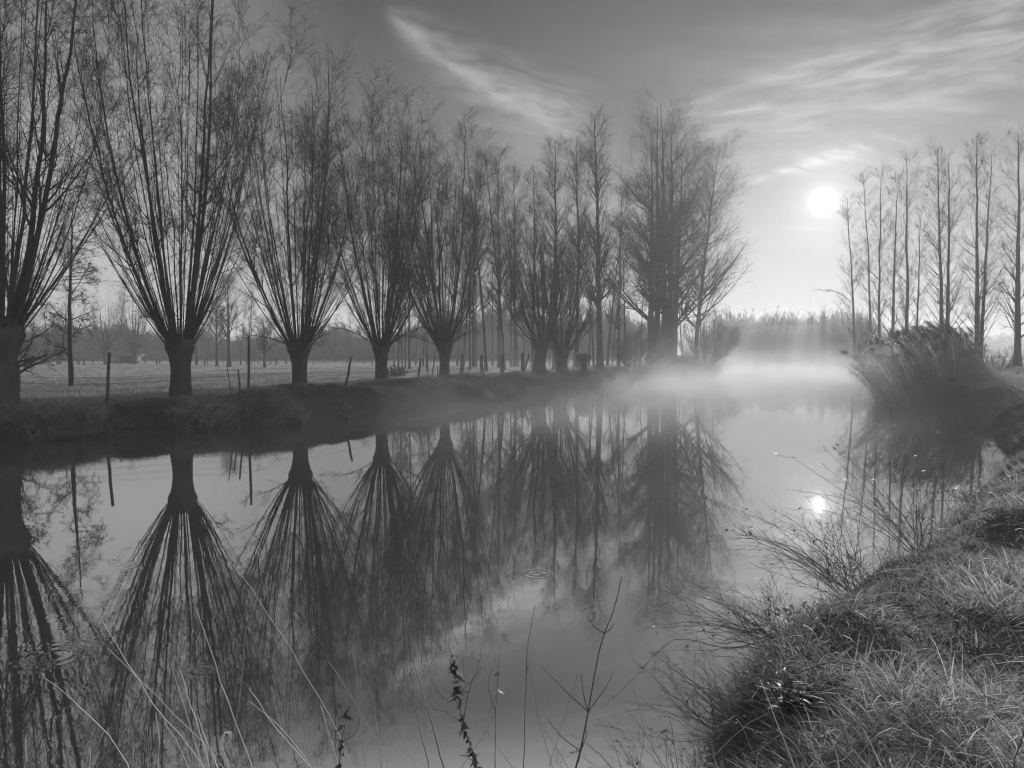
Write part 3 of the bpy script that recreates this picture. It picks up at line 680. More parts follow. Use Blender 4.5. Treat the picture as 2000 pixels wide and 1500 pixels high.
# sheep
X0 = colx(93, 104); D = 104
g = Geo()
def loft(P, r, sides=12):
    P = np.array(P, float)[None]; return tubes(P, np.array(r, float)[None], sides)
bmv = bpy.data.meshes.new('sheep')
vs = [(0, 0, .55), (-.35, 0, .57), (-.6, 0, .5), (-.72, 0, .3), (-.82, 0, .2), (.35, 0, .57), (.52, 0, .5), (-.3, .14, .4), (-.3, .14, .0), (-.3, -.14, .4), (-.3, -.14, .0), (.36, .14, .4), (.36, .14, 0), (.36, -.14, .4), (.36, -.14, 0)]
es = [(0, 1), (1, 2), (2, 3), (3, 4), (0, 5), (5, 6), (1, 7), (7, 8), (1, 9), (9, 10), (5, 11), (11, 12), (5, 13), (13, 14)]
bmv.from_pydata(vs, es, []); o = obj('sheep', bmv, None, (X0, D, gz(X0, D)))
sm_ = o.modifiers.new('skin', 'SKIN'); rad = [.3, .29, .15, .11, .07, .29, .18, .09, .05, .09, .05, .09, .05, .09, .05]
for v, r_ in zip(bmv.skin_vertices[0].data, rad): v.radius = (r_, r_)
bmv.skin_vertices[0].data[0].use_root = True
o.modifiers.new('sub', 'SUBSURF').levels = 1; bmv.materials.append(plain('wool', .14))
tag(o, 'small dark sheep grazing with lowered head in the far left meadow', 'sheep')
add_bush('low_hedge', 'flat dark heap of brush in the left meadow next to the nearest willow trunk', 46, 96, .9, 2.2, 77, n=150, n2=14)

# ------------------------------------------------------------------ grass
def blades(base, L, wdt, rng, lean=.5, droop=.6, bias=(0, 0), K=4, tip=.5, hang=False):
    """curved tapering blades; returns V,Q,tint"""
    n = len(base); a = rng.random(n) * 2 * np.pi; le = lean * (.3 + rng.random(n))
    d = np.stack([np.cos(a) * le + bias[0], np.sin(a) * le + bias[1], np.ones(n)], -1); d = unit(d)
    s = np.linspace(0, 1, K)[None, :, None]; hd = unit(d * [1, 1, 0] + 1e-6)
    dr = (droop * (.4 + rng.random(n)))[:, None, None]
    P = base[:, None, :] + L[:, None, None] * (d[:, None, :] * s + hd[:, None, :] * dr * .5 * s ** 2 - np.array([0, 0, 1.]) * dr * .42 * s ** 2.3)
    if hang: P[..., 2] = base[:, None, 2] * 2 - P[..., 2]
    b2 = rng.random(n) * 6.283
    side = np.stack([np.cos(b2), np.sin(b2), np.zeros(n)], -1)[:, None, :]
    wd = (wdt[:, None, None] * (1 - s ** 1.6 * .93)) * .5
    V = np.stack([P - side * wd, P + side * wd], 2).reshape(-1, 3)
    i = np.arange(n)[:, None] * K * 2 + np.arange(K - 1)[None, :] * 2
    Q = np.stack([i, i + 1, i + 3, i + 2], -1).reshape(-1, 4)
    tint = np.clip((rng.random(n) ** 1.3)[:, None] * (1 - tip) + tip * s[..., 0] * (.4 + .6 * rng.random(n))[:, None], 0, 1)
    return V, Q, np.repeat(tint, 2, axis=1).ravel()
def scatter(n, d0, d1, a0, a1, rng, pw=1.0):
    r = d0 * (d1 / d0) ** (rng.random(n) ** pw); a = np.radians(a0 + (a1 - a0) * rng.random(n))
    return np.sin(a) * r, np.cos(a) * r, r
# near bank: tufts
g = np.random.default_rng(21)
def near_bank(ntuft, per, d0, d1, name, label, seed, a0=-55, a1=62):
    g = np.random.default_rng(seed)
    x, y, r = scatter(ntuft, d0, d1, a0, a1, g); sd = sdist(x, y)
    cl = vnoise(x, y, 1.5, 3)
    k = (sd > -.02) & ((x > -1.0) | (r < 4)) & (y < 60) & (g.random(ntuft) < .55 + 1.2 * sstep(cl, .35, .6))
    x, y, r, sd, cl = x[k], y[k], r[k], sd[k], cl[k]
    n = len(x); big = .5 + 1.0 * sstep(cl, .4, .7)
    ox, oy = g.normal(size=n * per), g.normal(size=n * per); spd = np.repeat((.022 + .010 * r) * (.6 + .8 * g.random(n)), per)
    tx = np.repeat(x, per) + ox * spd; ty = np.repeat(y, per) + oy * spd
    z = ground(tx, ty) - .01; rr2 = np.repeat(r, per)
    L = (.05 + .13 * g.random(n * per) ** 1.3) * np.repeat(big * (.7 + .7 * g.random(n)), per) * (1 + rr2 * .012)
    W = (.0026 + .0035 * g.random(n * per) + .005 * (g.random(n * per) > .9)) * (1 + rr2 * .10)
    ok = z > -.05
    V, Qq, T = blades(np.stack([tx, ty, z], -1)[ok], L[ok], W[ok], g, lean=.75, droop=.75, bias=((ox * .34 - .05)[ok], (oy * .42 - .05)[ok]), K=5, tip=.6)
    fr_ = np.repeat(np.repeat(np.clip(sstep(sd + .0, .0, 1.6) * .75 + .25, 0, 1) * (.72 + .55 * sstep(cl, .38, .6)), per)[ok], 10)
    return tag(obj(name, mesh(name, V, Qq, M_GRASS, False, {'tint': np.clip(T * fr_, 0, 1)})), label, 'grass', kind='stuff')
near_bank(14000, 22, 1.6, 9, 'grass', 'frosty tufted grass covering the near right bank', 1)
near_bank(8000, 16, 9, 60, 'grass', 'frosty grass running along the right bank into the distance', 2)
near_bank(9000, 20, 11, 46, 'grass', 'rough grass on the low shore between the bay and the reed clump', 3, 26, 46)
# left bank: dark dry tangle
def left_bank():
    g = np.random.default_rng(31); n = 11500
    t = g.random(n) ** 1.25 * 18; seg = np.minimum(t.astype(int), 17); A = RIV[2:20]; B = RIV[3:21]
    p = A[seg] + (B[seg] - A[seg]) * (t - seg)[:, None]; e = unit(B[seg] - A[seg]); nrm = np.stack([-e[:, 1], e[:, 0]], -1)
    off = -.15 + 3.9 * g.random(n) ** 1.1
    x, y = p[:, 0] + nrm[:, 0] * off, p[:, 1] + nrm[:, 1] * off
    sd = sdist(x, y); k = (sd > -.1) & (sd < 4.2); x, y, sd = x[k], y[k], sd[k]; per = 14; n = len(x)
    r = np.hypot(x, y); cl = vnoise(x, y, .8, 3)
    tx = np.repeat(x, per) + g.normal(size=n * per) * .16; ty = np.repeat(y, per) + g.normal(size=n * per) * .16
    z = ground(tx, ty) - .02; L = (.16 + .42 * g.random(n * per)) * np.repeat((.45 + 1.0 * sstep(cl, .35, .7)) * (1.15 - .6 * sstep(sd, 1.0, 2.6)), per)
    W = .009 + .016 * g.random(n * per) ** 2 + np.repeat(r, per) * .0001
    ok = z > -.08
    V, Qq, T = blades(np.stack([tx, ty, z], -1)[ok], L[ok], W[ok], g, lean=.8, droop=1.1, bias=(.25, -.3), K=4, tip=.2)
    return tag(obj('bank_grass', mesh('bank_grass', V, Qq, M_BANKGRASS, False, {'tint': np.clip(T * np.repeat(np.repeat(.25 + 2.4 * g.random(n) ** 2.2 * sstep(cl, .2, .6), per)[ok], 8), 0, 1)})), 'dark dry tangled grass covering the whole left bank down to the water', 'grass', kind='stuff')
left_bank()
def meadow():
    g = np.random.default_rng(41); n = 26000
    x, y, r = scatter(n, 19, 110, -46, 8, g); sd = sdist(x, y); k = (sd > 2.5); x, y, r = x[k], y[k], r[k]
    cl = vnoise(x, y, .7, 3); k = g.random(len(x)) < .2 + sstep(cl, .4, .65); x, y, r = x[k], y[k], r[k]
    per = 7; n = len(x); tx = np.repeat(x, per) + g.normal(size=n * per) * .18; ty = np.repeat(y, per) + g.normal(size=n * per) * .18
    rr2 = np.repeat(r, per); z = ground(tx, ty) - .02; L = (.06 + .16 * g.random(n * per)) * (1 + .8 * (rr2 < 34)); W = .006 + rr2 * .0003
    V, Qq, T = blades(np.stack([tx, ty, z], -1), L, W, g, lean=.6, droop=.6, K=3, tip=.3)
    tag(obj('grass', mesh('grass', V, Qq, M_GRASS, False, {'tint': T * .9})), 'pale short frosted grass of the left meadow behind the willows', 'grass', kind='stuff')
meadow()
def right_meadow():
    g = np.random.default_rng(42); n = 9000
    x, y, r = scatter(n, 36, 130, 24, 44, g); sd = sdist(x, y); k = (sd > .2); x, y, r = x[k], y[k], r[k]
    per = 7; n = len(x); tx = np.repeat(x, per) + g.normal(size=n * per) * .25; ty = np.repeat(y, per) + g.normal(size=n * per) * .25
    rr2 = np.repeat(r, per); z = ground(tx, ty) - .02; L = (.12 + .3 * g.random(n * per)); W = .008 + rr2 * .0003
    V, Qq, T = blades(np.stack([tx, ty, z], -1), L, W, g, lean=.6, droop=.6, K=3, tip=.3)
    tag(obj('grass', mesh('grass', V, Qq, M_GRASS, False, {'tint': T * .7})), 'rough grass of the right meadow around the poplar feet', 'grass', kind='stuff')
right_meadow()

# ------------------------------------------------------------------ reed clump
def reeds():
    g = np.random.default_rng(51)
    root = empty('reed_clump', (20.2, 34, 0), label='large clump of dry plumed reeds leaning left over the water', cat='reeds')
    o0 = np.array([20.2, 34, 0])
    n = 850
    u = g.random(n) ** .85; v = g.random(n)
    D = 31.5 + 7.0 * v; xp = 1716 + 208 * u                       # photo columns of the feet
    x = (xp - 1000) / FPX * D; z = np.maximum(ground(x, D), -.05)
    lean = -(.58 * (1 - u) ** 1.3 + .10) + g.normal(size=n) * .15
    topp = np.interp(xp, [1700, 1740, 1790, 1850, 1900, 1935], [728, 684, 653, 638, 655, 745])
    L = (HC + (692.5 - topp) / FPX * D - z) * (.56 + .60 * g.random(n) ** .75) * (1.0 - .1 * np.abs(lean))
    L = np.maximum(L, .5); K = 7; s = np.linspace(0, 1, K)[None, :]
    P = np.stack([x[:, None] + lean[:, None] * L[:, None] * (s * .55 + .45 * s ** 2), D[:, None] + (g.normal(size=n) * .12)[:, None] * L[:, None] * s, z[:, None] + L[:, None] * s * (1 - .10 * s)], -1)
    G = Geo(); vv, qq = tubes(P - o0, (.0105 * (1 - .5 * s)) * np.ones((n, 1)), 3); G.add(vv, qq, np.repeat(.3 + g.random(n) * .7, K * 3))
    tag(obj('stems', G.mesh('stems', M_REED, attr='tint'), root), kind='stuff')
    # leaves
    nl = 9500; i = g.integers(0, n, nl); k = g.random(nl) ** .8; f = k * (K - 1); a = np.minimum(f.astype(int), K - 2); fr_ = (f - a)[:, None]
    c = P[i, a] * (1 - fr_) + P[i, a + 1] * fr_
    V, Qq, T = blades(c - o0, .22 + .32 * g.random(nl), .018 + .018 * g.random(nl), g, lean=.9, droop=1.1, bias=(-.35, 0), K=4, tip=.1)
    tag(obj('leaves', mesh('leaves', V, Qq, M_REED, False, {'tint': T * .7}), root), kind='stuff')
    # dense dry litter low in the clump
    nl = 7000; D2 = 31.4 + 7 * g.random(nl); xp = 1708 + 232 * g.random(nl); x2 = (xp - 1000) / FPX * D2; z2 = np.maximum(ground(x2, D2), -.02) + .6 * g.random(nl) ** 1.5
    V, Qq, T = blades(np.stack([x2, D2, z2], -1) - o0, .4 + .6 * g.random(nl), .012 + .014 * g.random(nl), g, lean=1.3, droop=.9, bias=(-.2, 0), K=4, tip=.0)
    tag(obj('litter', mesh('litter', V, Qq, M_REED, False, {'tint': T * .6}), root), kind='stuff')
    # plumes
    def plume(q):
        g = np.random.default_rng(q); nb = 46; b = np.zeros((nb, 3)); b[:, 2] = np.linspace(0, .30, nb); b[:, 0] = -b[:, 2] ** 2 * 1.6
        V, Qq, T = blades(b, .09 + .10 * g.random(nb), .014 + .01 * g.random(nb), g, lean=.9, droop=1.6, bias=(-1.1, 0), K=4, tip=.0)
        return mesh('plume', V, Qq, M_LEAF, False, {'tint': T * .8 + .1})
    pm = [plume(q) for q in range(5)]
    tips = P[:, -1] - o0; order = np.argsort(-tips[:, 2] + g.random(n) * 1.6)
    ids = order[:100]
    for q, i_ in enumerate(ids):
        o = obj('plume', pm[q % 5], root, tips[i_] - [0, 0, .04]); o.rotation_euler = (g.normal() * .2, -.1 - .9 * abs(lean[i_]), g.normal() * .5); sc = .9 + .6 * g.random(); o.scale = (sc, sc, sc)
    G2 = Geo(); src = []
    for m_ in pm:
        v = np.empty(len(m_.vertices) * 3, np.float32); m_.vertices.foreach_get('co', v); f = np.empty(len(m_.loops), np.int32); m_.loops.foreach_get('vertex_index', f); src.append((v.reshape(-1, 3), f.reshape(-1, 4)))
    for q, i_ in enumerate(order[100:420]):
        v, f = src[q % 5]; a = g.normal() * .6 ; sc = .8 + .5 * g.random(); M_ = np.array(Matrix.Rotation(a, 3, 'Z') @ Matrix.Rotation(-.1 - .9 * abs(lean[i_]), 3, 'Y'))
        G2.add((v * sc) @ M_.T + tips[i_], f, g.random(len(v)) * .5)
    tag(obj('plumes', G2.mesh('plumes', M_LEAF, attr='tint'), root), kind='stuff')
reeds()

# ------------------------------------------------------------------ foreground stalks and shoots
def smooth_path(pts, K=14):
    pts = np.array(pts, float); d = np.concatenate([[0], np.cumsum(np.linalg.norm(np.diff(pts, axis=0), axis=1))]); s = np.linspace(0, d[-1], K)
    P = np.stack([np.interp(s, d, pts[:, i]) for i in range(3)], -1)
    Q_ = P.copy(); Q_[1:-1] = P[:-2] * .25 + P[1:-1] * .5 + P[2:] * .25; return Q_
def stalk(name, label, pl, D, r0=.004, r1=.0015, twigs=(), tint=.8, leaves=0, cat='stalk', D1=None, root=True, group=None, mat=None, nodes=0, fine=0):
    """pl: photo points from the foot up, at depth D (foot) to D1 (tip)"""
    D1 = D if D1 is None else D1; n = len(pl)
    P = [pix(x, y, D + (D1 - D) * i / max(1, n - 1)) for i, (x, y) in enumerate(pl)]
    if root:                                                   # carry the stalk on down to the bank
        d = P[1] - P[0]; d = d / max(.2, d[2]) ; q = P[0].copy()
        for _ in range(60):
            if q[2] <= gz(q[0], q[1]) + .01: break
            q = q - d * .03; q[1] -= .006
        P = [q] + P
    o0 = P[0].copy(); K = 18; c = smooth_path(P, K); r = np.linspace(r0, r1, K)
    g = np.random.default_rng(int(abs(pl[0][0] * 7 + pl[0][1])))
    c[1:-1] += g.normal(size=(K - 2, 3)) * .002
    r = r * (1 + .25 * (g.random(K) > .75))
    G = Geo(); v, q = tubes((c - o0)[None], r[None], 5); G.add(v, q, np.full(len(v), tint))
    ends = [c]
    for tw in twigs:
        Pt = np.array([pix(x, y, D + (D1 - D) * .5 + tw[1] * i) for i, (x, y) in enumerate(tw[0])]); ct = smooth_path(Pt, 9)
        # begin on the stem itself
        j = np.argmin(np.linalg.norm(c - ct[0], axis=1)); ct += (c[j] - ct[0]) * np.linspace(1, 0, 9)[:, None] ** 2; ct[0] = c[j]
        v, q = tubes((ct - o0)[None], np.linspace(r0 * .5, r1 * .6, 9)[None], 4); G.add(v, q, np.full(len(v), tint * .8)); ends.append(ct)
    if fine:
        q2 = sprout((c - o0)[None], r[None], fine, .2, 1, 25, 60, .16, 5, g, up=.3, rr=.5, rmin=.0009); v, q = tubes(*q2, 3); G.add(v, q, np.full(len(v), tint * .7))
    me = G.mesh(name, mat or M_STALK, attr='tint')
    if leaves:
        t = empty(name, o0, label=label, cat=cat, group=group); obj('stem', me, t)
        LG_ = Geo(); e = ends[0]; n = leaves; k = (len(e) - 1) * (.35 + .62 * g.random(n)); a = k.astype(int); f = (k - a)[:, None]; a2 = np.minimum(a + 1, len(e) - 1)
        b = e[a] * (1 - f) + e[a2] * f - o0 + g.normal(size=(n, 3)) * .006
        V, Qq, T = blades(b, .02 + .04 * g.random(n), .010 + .016 * g.random(n), g, lean=.55, droop=1.3, K=6, tip=.1, hang=True); LG_.add(V, Qq, T)
        obj('leaves', LG_.mesh('leaves', M_LEAF, attr='tint'), t); return t
    return tag(obj(name, me, None, o0), label, cat, group)
def stalks():
    stalk('bare_shoot', 'tallest dark forked shoot in the bottom centre with a Y-shaped top', [(1125, 1500), (1150, 1392), (1165, 1290), (1178, 1245), (1205, 1180), (1215, 1125)], 3.2, .0060, .0018,
        [([(1146, 1388), (1100, 1345), (1053, 1296)], 0), ([(1150, 1380), (1185, 1340), (1197, 1314)], 0), ([(1178, 1245), (1160, 1225), (1149, 1204)], .02), ([(1176, 1247), (1192, 1230), (1200, 1216)], 0),
         ([(1130, 1468), (1095, 1440), (1068, 1402)], .01), ([(1133, 1467), (1145, 1440), (1145, 1415)], 0), ([(1140, 1400), (1138, 1370), (1135, 1314)], 0)], fine=7, tint=.15, cat='shoot')
    stalk('bare_shoot', 'slim upright shoot with a kinked tip, left of the forked shoot in the bottom centre', [(1023, 1500), (1025, 1400), (1029, 1290), (1032, 1222), (1044, 1205), (1045, 1180)], 3.2, .0035, .0012, [([(1027, 1300), (1036, 1285), (1038, 1278)], 0)], tint=.2, cat='shoot')
    stalk('bare_shoot', 'thin dark shoot between the curled-leaf plant and the kinked shoot', [(966, 1500), (968, 1400), (973, 1300), (978, 1262)], 3.1, .0032, .001, [([(967, 1390), (950, 1340), (970, 1280)], 0), ([(968, 1360), (960, 1375), (950, 1410)], 0)], tint=.2, leaves=5, cat='shoot')
    stalk('withered_plant', 'withered plant in the bottom centre with curled dark leaves hanging along its stem', [(932, 1500), (908, 1430), (895, 1370), (892, 1320), (887, 1290), (878, 1265)], 2.95, .0042, .0015,
        [([(898, 1390), (880, 1350), (861, 1345)], 0), ([(905, 1420), (870, 1390), (845, 1385)], .02), ([(900, 1400), (915, 1340), (940, 1290), (938, 1270)], 0), ([(895, 1350), (925, 1325), (942, 1300)], .02)], tint=.2, leaves=95, cat='plant')
    stalk('withered_plant', 'withered plant with crumpled leaves at the bottom edge, left of the straight dark reeds', [(662, 1500), (668, 1450), (676, 1400), (683, 1372)], 2.95, .004, .002,
        [([(672, 1440), (700, 1430), (704, 1390)], 0), ([(668, 1450), (640, 1440), (600, 1400)], .02)], tint=.2, leaves=55, cat='plant')
    L = [ # straight reeds
     ([(868, 1500), (838, 1395), (802, 1275)], 'long straight dark reed stalk, right one of two crossing towards the centre', .35, .005),
     ([(838, 1500), (812, 1390), (787, 1290)], 'long straight dark reed stalk, left one of two crossing towards the centre', .3, .0038),
     ([(716, 1500), (702, 1400), (690, 1240)], 'straight grey stalk rising right of the crumpled-leaf plant', .5, .0022),
     ([(745, 1500), (735, 1420), (727, 1355)], 'short straight stalk right of the crumpled-leaf plant', .5, .003),
     ([(493, 1500), (434, 1336), (381, 1185)], 'longest pale stalk leaning left across the reflection of the second willow', .9, .0032),
     ([(387, 1480), (301, 1381), (201, 1217)], 'pale stalk leaning strongly left, reaching farthest to the left of the thick bunch', .9, .0028),
     ([(402, 1455), (330, 1385), (266, 1322), (210, 1266)], 'pale stalk leaning strongly left, running just below the farthest-reaching one', .85, .0024),
     ([(651, 1412), (567, 1266), (497, 1157), (430, 1070)], 'very long thin stalk slanting down right over the dark reflections', .8, .002),
     ([(252, 1500), (224, 1444), (150, 1378), (101, 1325), (86, 1324)], 'pale grass stalk with bent tip, bottom left corner', 1.0, .0024),
     ([(451, 1500), (458, 1413), (472, 1336), (481, 1224)], 'nearly upright grey stalk crossing the longest pale stalk', .4, .0026),
     ([(609, 1500), (540, 1425), (486, 1345)], 'pale stalk, upper one of two short slanting ones in the lower left', .95, .0028),
     ([(602, 1488), (560, 1430), (486, 1369)], 'pale stalk, lower one of two short slanting ones in the lower left', .9, .0025),
     ([(395, 1490), (371, 1420), (334, 1297)], 'steep pale stalk in the middle of the thick bunch, thinner of two', .9, .0022),
     ([(410, 1500), (376, 1388), (352, 1310)], 'steep pale stalk in the middle of the thick bunch, thicker of two', 1.0, .0034),
     ([(663, 1500), (645, 1440), (626, 1378)], 'short pale stalk just left of the crumpled-leaf plant', .85, .0035),
     ([(49, 1500), (51, 1434)], 'short upright stalk at the bottom edge nearest the left corner', .8, .0028),
     ([(175, 1500), (175, 1462)], 'shortest upright stub at the bottom edge in the left quarter', .8, .0035),
     ([(260, 1500), (259, 1432)], 'short upright stalk at the bottom edge under the bent-tip grass', .6, .0026),
     ([(287, 1500), (287, 1420)], 'short upright grey stalk left of the crooked one', .45, .0026),
     ([(310, 1500), (311, 1434), (304, 1392)], 'crooked upright pale stalk left of the thick bunch', .9, .003),
     ([(425, 1500), (395, 1430), (386, 1398)], 'bright short stalk low in the thick bunch', 1.0, .0036),
     ([(370, 1500), (340, 1440), (318, 1400)], 'short slanting pale stalk left in the thick bunch', .8, .0028),
     ([(375, 1500), (366, 1470), (356, 1428)], 'short steep stalk in front of the thick bunch', .7, .0028),
     ([(1070, 1500), (1100, 1410), (1130, 1310)], 'thin twig leaning right between kinked and forked shoots', .3, .0018),
     ([(1110, 1500), (1040, 1380), (985, 1330)], 'thin twig leaning left behind the kinked shoot', .3, .0018),
     ([(1080, 1500), (1050, 1400), (1034, 1300)], 'fine straight twig close on the right of the kinked shoot', .3, .0018),
     ([(760, 1500), (700, 1380), (640, 1290)], 'thin stalk slanting up left behind the crumpled-leaf plant', .5, .002),
     ([(560, 1500), (548, 1420), (530, 1340)], 'grey stalk between the two short slanting stalks and the crumpled-leaf plant', .6, .002),
     ([(1215, 1500), (1190, 1430), (1140, 1370)], 'thin twig at the bottom edge just right of the forked shoot, leaning left', .25, .0018),
     ([(1250, 1500), (1262, 1420), (1230, 1330)], 'bent thin twig at the bottom edge, second right of the forked shoot', .25, .0018),
     ([(1300, 1500), (1240, 1400), (1160, 1330)], 'longest slanting twig at the bottom edge right of the forked shoot', .25, .002),
     ([(900, 1500), (950, 1430), (975, 1370)], 'thin stem leaning right out of the withered centre plant', .3, .0018),
     ([(1000, 1500), (940, 1410), (860, 1350)], 'long thin twig slanting left behind the withered centre plant', .3, .0018),
     ([(815, 1500), (790, 1440), (786, 1420)], 'short pale stub between two straight dark reeds', .8, .0025)]
    for k, (pl, lab, tn, r0) in enumerate(L):
        stalk('dry_stalk', lab, pl, 2.9 + .45 * ((k * 37) % 10) / 10, r0, r0 * .45, tint=tn, D1=None, group='dry stalks rising from the near bank into the picture', twigs=[] if k != 8 else [([(150, 1378), (135, 1390), (110, 1400)], 0), ([(160, 1388), (145, 1375), (120, 1388)], .02)])
    # folded pale leaf blade
    P = np.array([pix(x, y, 3.0) for x, y in [(447, 1500), (430, 1460), (435, 1432), (447, 1425), (453, 1440), (440, 1462), (425, 1475)]]); c = smooth_path(P, 16); o0 = c[0].copy()
    wdt = .007 * np.sin(np.linspace(.6, 3.1, 16)) + .002; sv_ = np.array([.8, .5, .2]); V = np.stack([c - o0 - sv_ * wdt[:, None], c - o0 + sv_ * wdt[:, None]], 1).reshape(-1, 3); i = np.arange(15) * 2
    V = np.concatenate([V, V + [0, .0015, 0]]); Qa = np.stack([i, i + 1, i + 3, i + 2], -1)
    tag(obj('leaf_blade', mesh('leaf_blade', V, np.concatenate([Qa, Qa + 32]), M_STALK, True, {'tint': np.full(64, 1.0)}), None, o0), 'pale folded reed leaf looping over in the thick bunch of stalks', 'leaf')
stalks()

def hit(x, y, D):
    """where the sight line through x, y meets the bank near depth D"""
    for d in np.arange(D * .6, D * 2.0, .02):
        p = pix(x, y, d); z = gz(p[0], p[1])
        if p[2] <= z and z > .15: p[2] = z; return p
    p = pix(x, y, D); p[2] = max(gz(p[0], p[1]), 0); return p
def brambles():
    def bushy(name, label, foot, shoots, D, nf, leaf, tint=.15, fan=None, seed=1):
        """foot: pixel of the foot; shoots: polylines (pixel, depth offset of the tip)"""
        g = np.random.default_rng(seed); f = hit(*foot, D); D = f[1]; o0 = f.copy(); f = f + [0, 0, .02]
        t = empty(name, o0, label=label, cat='bush'); G = Geo(); LGp = Geo()
        Ps = []
        for pl, dD in shoots:
            pts = [f + g.normal(size=3) * [.05, .05, .02]] + [pix(x, y, D + dD * (i + 1) / len(pl)) for i, (x, y) in enumerate(pl)]; Ps.append(smooth_path(pts, 16))
        if fan:
            nf_, x0, x1, y0, y1 = fan
            for _ in range(nf_):
                tip = pix(x0 + (x1 - x0) * g.random(), y0 + (y1 - y0) * g.random(), D + g.normal() * .25)
                s = np.linspace(0, 1, 16)[:, None]; bow = np.array([0, 0, .12 * np.linalg.norm(tip - f) * g.random()])
                Ps.append(f + g.normal(size=3) * [.12, .12, .02] + (tip - f) * s + bow * 4 * s * (1 - s) + np.cumsum(g.normal(size=(16, 3)), 0) * .0025)
        Ps = np.stack(Ps); r = (.0036 * (.6 + .6 * g.random(len(Ps))))[:, None] * (1 - .72 * np.linspace(0, 1, 16))[None] * (D / 6) ** .5
        Ps[:, 1:-1] += g.normal(size=(len(Ps), 14, 3)) * .003
        v, q = tubes(Ps - o0, r, 4); G.add(v, q, np.full(len(v), tint))
        q2 = sprout(Ps - o0, r, nf, .15, 1, 20, 60, .32 * D / 6, 6, g, up=.25, wob=.12, rr=.5, rmin=.0012 * D / 6, fade=.4); v, q = tubes(*q2, 3); G.add(v, q, np.full(len(v), tint * 1.4))
        q3 = sprout(*q2, 3, .2, 1, 20, 60, .10 * D / 6, 3, g, up=.1, wob=.15, rr=.6, rmin=.0010 * D / 6); v, q = tubes(*q3, 3); G.add(v, q, np.full(len(v), tint * 1.4))
        obj('stems', G.mesh('stems', M_STALK, attr='tint'), t)
        if leaf:
            n = leaf // 3; i_ = g.integers(0, len(q2[0]), n); k_ = g.integers(0, 6, n); b = q2[0][i_, k_]
            V, Qq, T = blades(b, (.018 + .03 * g.random(n)) * D / 5, (.010 + .014 * g.random(n)) * D / 5, g, lean=1.6, droop=1.4, K=4, tip=.2)
            obj('leaves', mesh('leaves', V, Qq, M_LEAF, False, {'tint': T}), t)
        return t
    bushy('bramble_bush', 'dark bush on the right bank with long bare shoots rising across the sun glint', (1800, 1050),
        [([(1770, 950), (1748, 860), (1733, 790)], .2), ([(1766, 930), (1745, 850), (1741, 800)], -.2), ([(1812, 980), (1811, 900), (1814, 850)], 0), ([(1806, 980), (1800, 920), (1795, 870)], .3),
         ([(1700, 960), (1640, 905), (1606, 870)], .2), ([(1690, 985), (1600, 930), (1545, 890)], .4), ([(1720, 965), (1660, 900), (1650, 880)], 0), ([(1740, 980), (1720, 950), (1700, 905)], .3),
         ([(1730, 1010), (1640, 970), (1530, 955)], .5), ([(1868, 980), (1855, 920)], .2), ([(1880, 985), (1886, 955), (1881, 930)], .1)], 7.2, 9, 260, fan=(22, 1560, 1860, 880, 1010), seed=3)
    bushy('bramble_bush', 'spreading bush of thin arching twigs on the right bank just below the sun glint', (1660, 1130),
        [([(1570, 1075), (1480, 1050), (1365, 1058)], .2), ([(1560, 1080), (1470, 1050), (1410, 1015)], -.2), ([(1540, 1090), (1480, 1030), (1432, 980)], 0), ([(1590, 1060), (1560, 1020), (1510, 1050)], 0),
         ([(1620, 1060), (1540, 1040), (1520, 1062)], .3)], 5.8, 9, 300, fan=(46, 1400, 1700, 990, 1110), seed=4)
    bushy('bramble_bush', 'tangle of twigs over the water with one long arching shoot reaching far left', (1520, 1260),
        [([(1440, 1230), (1330, 1170), (1270, 1140), (1212, 1118)], 0), ([(1420, 1270), (1350, 1248), (1310, 1245), (1270, 1290), (1180, 1380)], .0), ([(1440, 1200), (1380, 1150), (1310, 1125)], .2),
         ([(1420, 1190), (1400, 1140), (1385, 1125)], .2), ([(1400, 1260), (1350, 1200), (1320, 1128)], -.1), ([(1390, 1270), (1310, 1272), (1280, 1272)], 0)], 4.6, 10, 320, fan=(46, 1300, 1560, 1130, 1260), seed=5)
    bushy('bramble_bush', 'low tangle of seed-bearing twigs at the water edge in the lower right', (1440, 1440),
        [([(1350, 1390), (1300, 1378), (1247, 1380)], 0), ([(1360, 1400), (1290, 1300), (1248, 1315)], 0), ([(1340, 1400), (1260, 1385), (1185, 1400)], .1), ([(1370, 1380), (1320, 1340), (1300, 1290)], 0), ([(1330, 1450), (1230, 1430), (1160, 1415)], 0)], 3.6, 10, 260, fan=(44, 1230, 1480, 1260, 1420), seed=6)
    bushy('bramble_bush', 'dark leafy sprigs at the bottom edge right of centre', (1370, 1540), [([(1300, 1440), (1250, 1414)], 0), ([(1280, 1460), (1210, 1440)], 0)], 3.0, 9, 420, fan=(40, 1160, 1420, 1420, 1520), seed=7)
    # nettles / leafy clump
    for q, (x, y, D, lab) in enumerate(((1545, 1395, 3.35, 'low leafy herb with serrated pale leaves in the grass at lower right'), (1900, 985, 9.5, 'small leafy weed clump at the edge of the bay on the right bank'), (1560, 1060, 6.3, 'leafy weed tuft at the foot of the arching twigs'))):
        g = np.random.default_rng(60 + q); p = hit(x, y, D); n = 70
        b = p * 0 + g.normal(size=(n, 3)) * [.05, .05, .02] * D / 3.4; b[:, 2] = np.abs(b[:, 2]) + .03 + .07 * g.random(n)
        V, Qq, T = blades(b, .05 + .05 * g.random(n), .018 + .018 * g.random(n), g, lean=1.6, droop=1.1, K=5, tip=.3)
        t = empty('herb', p, label=lab, cat='plant'); obj('leaves', mesh('leaves', V, Qq, M_FRONDS, False, {'tint': T}), t)
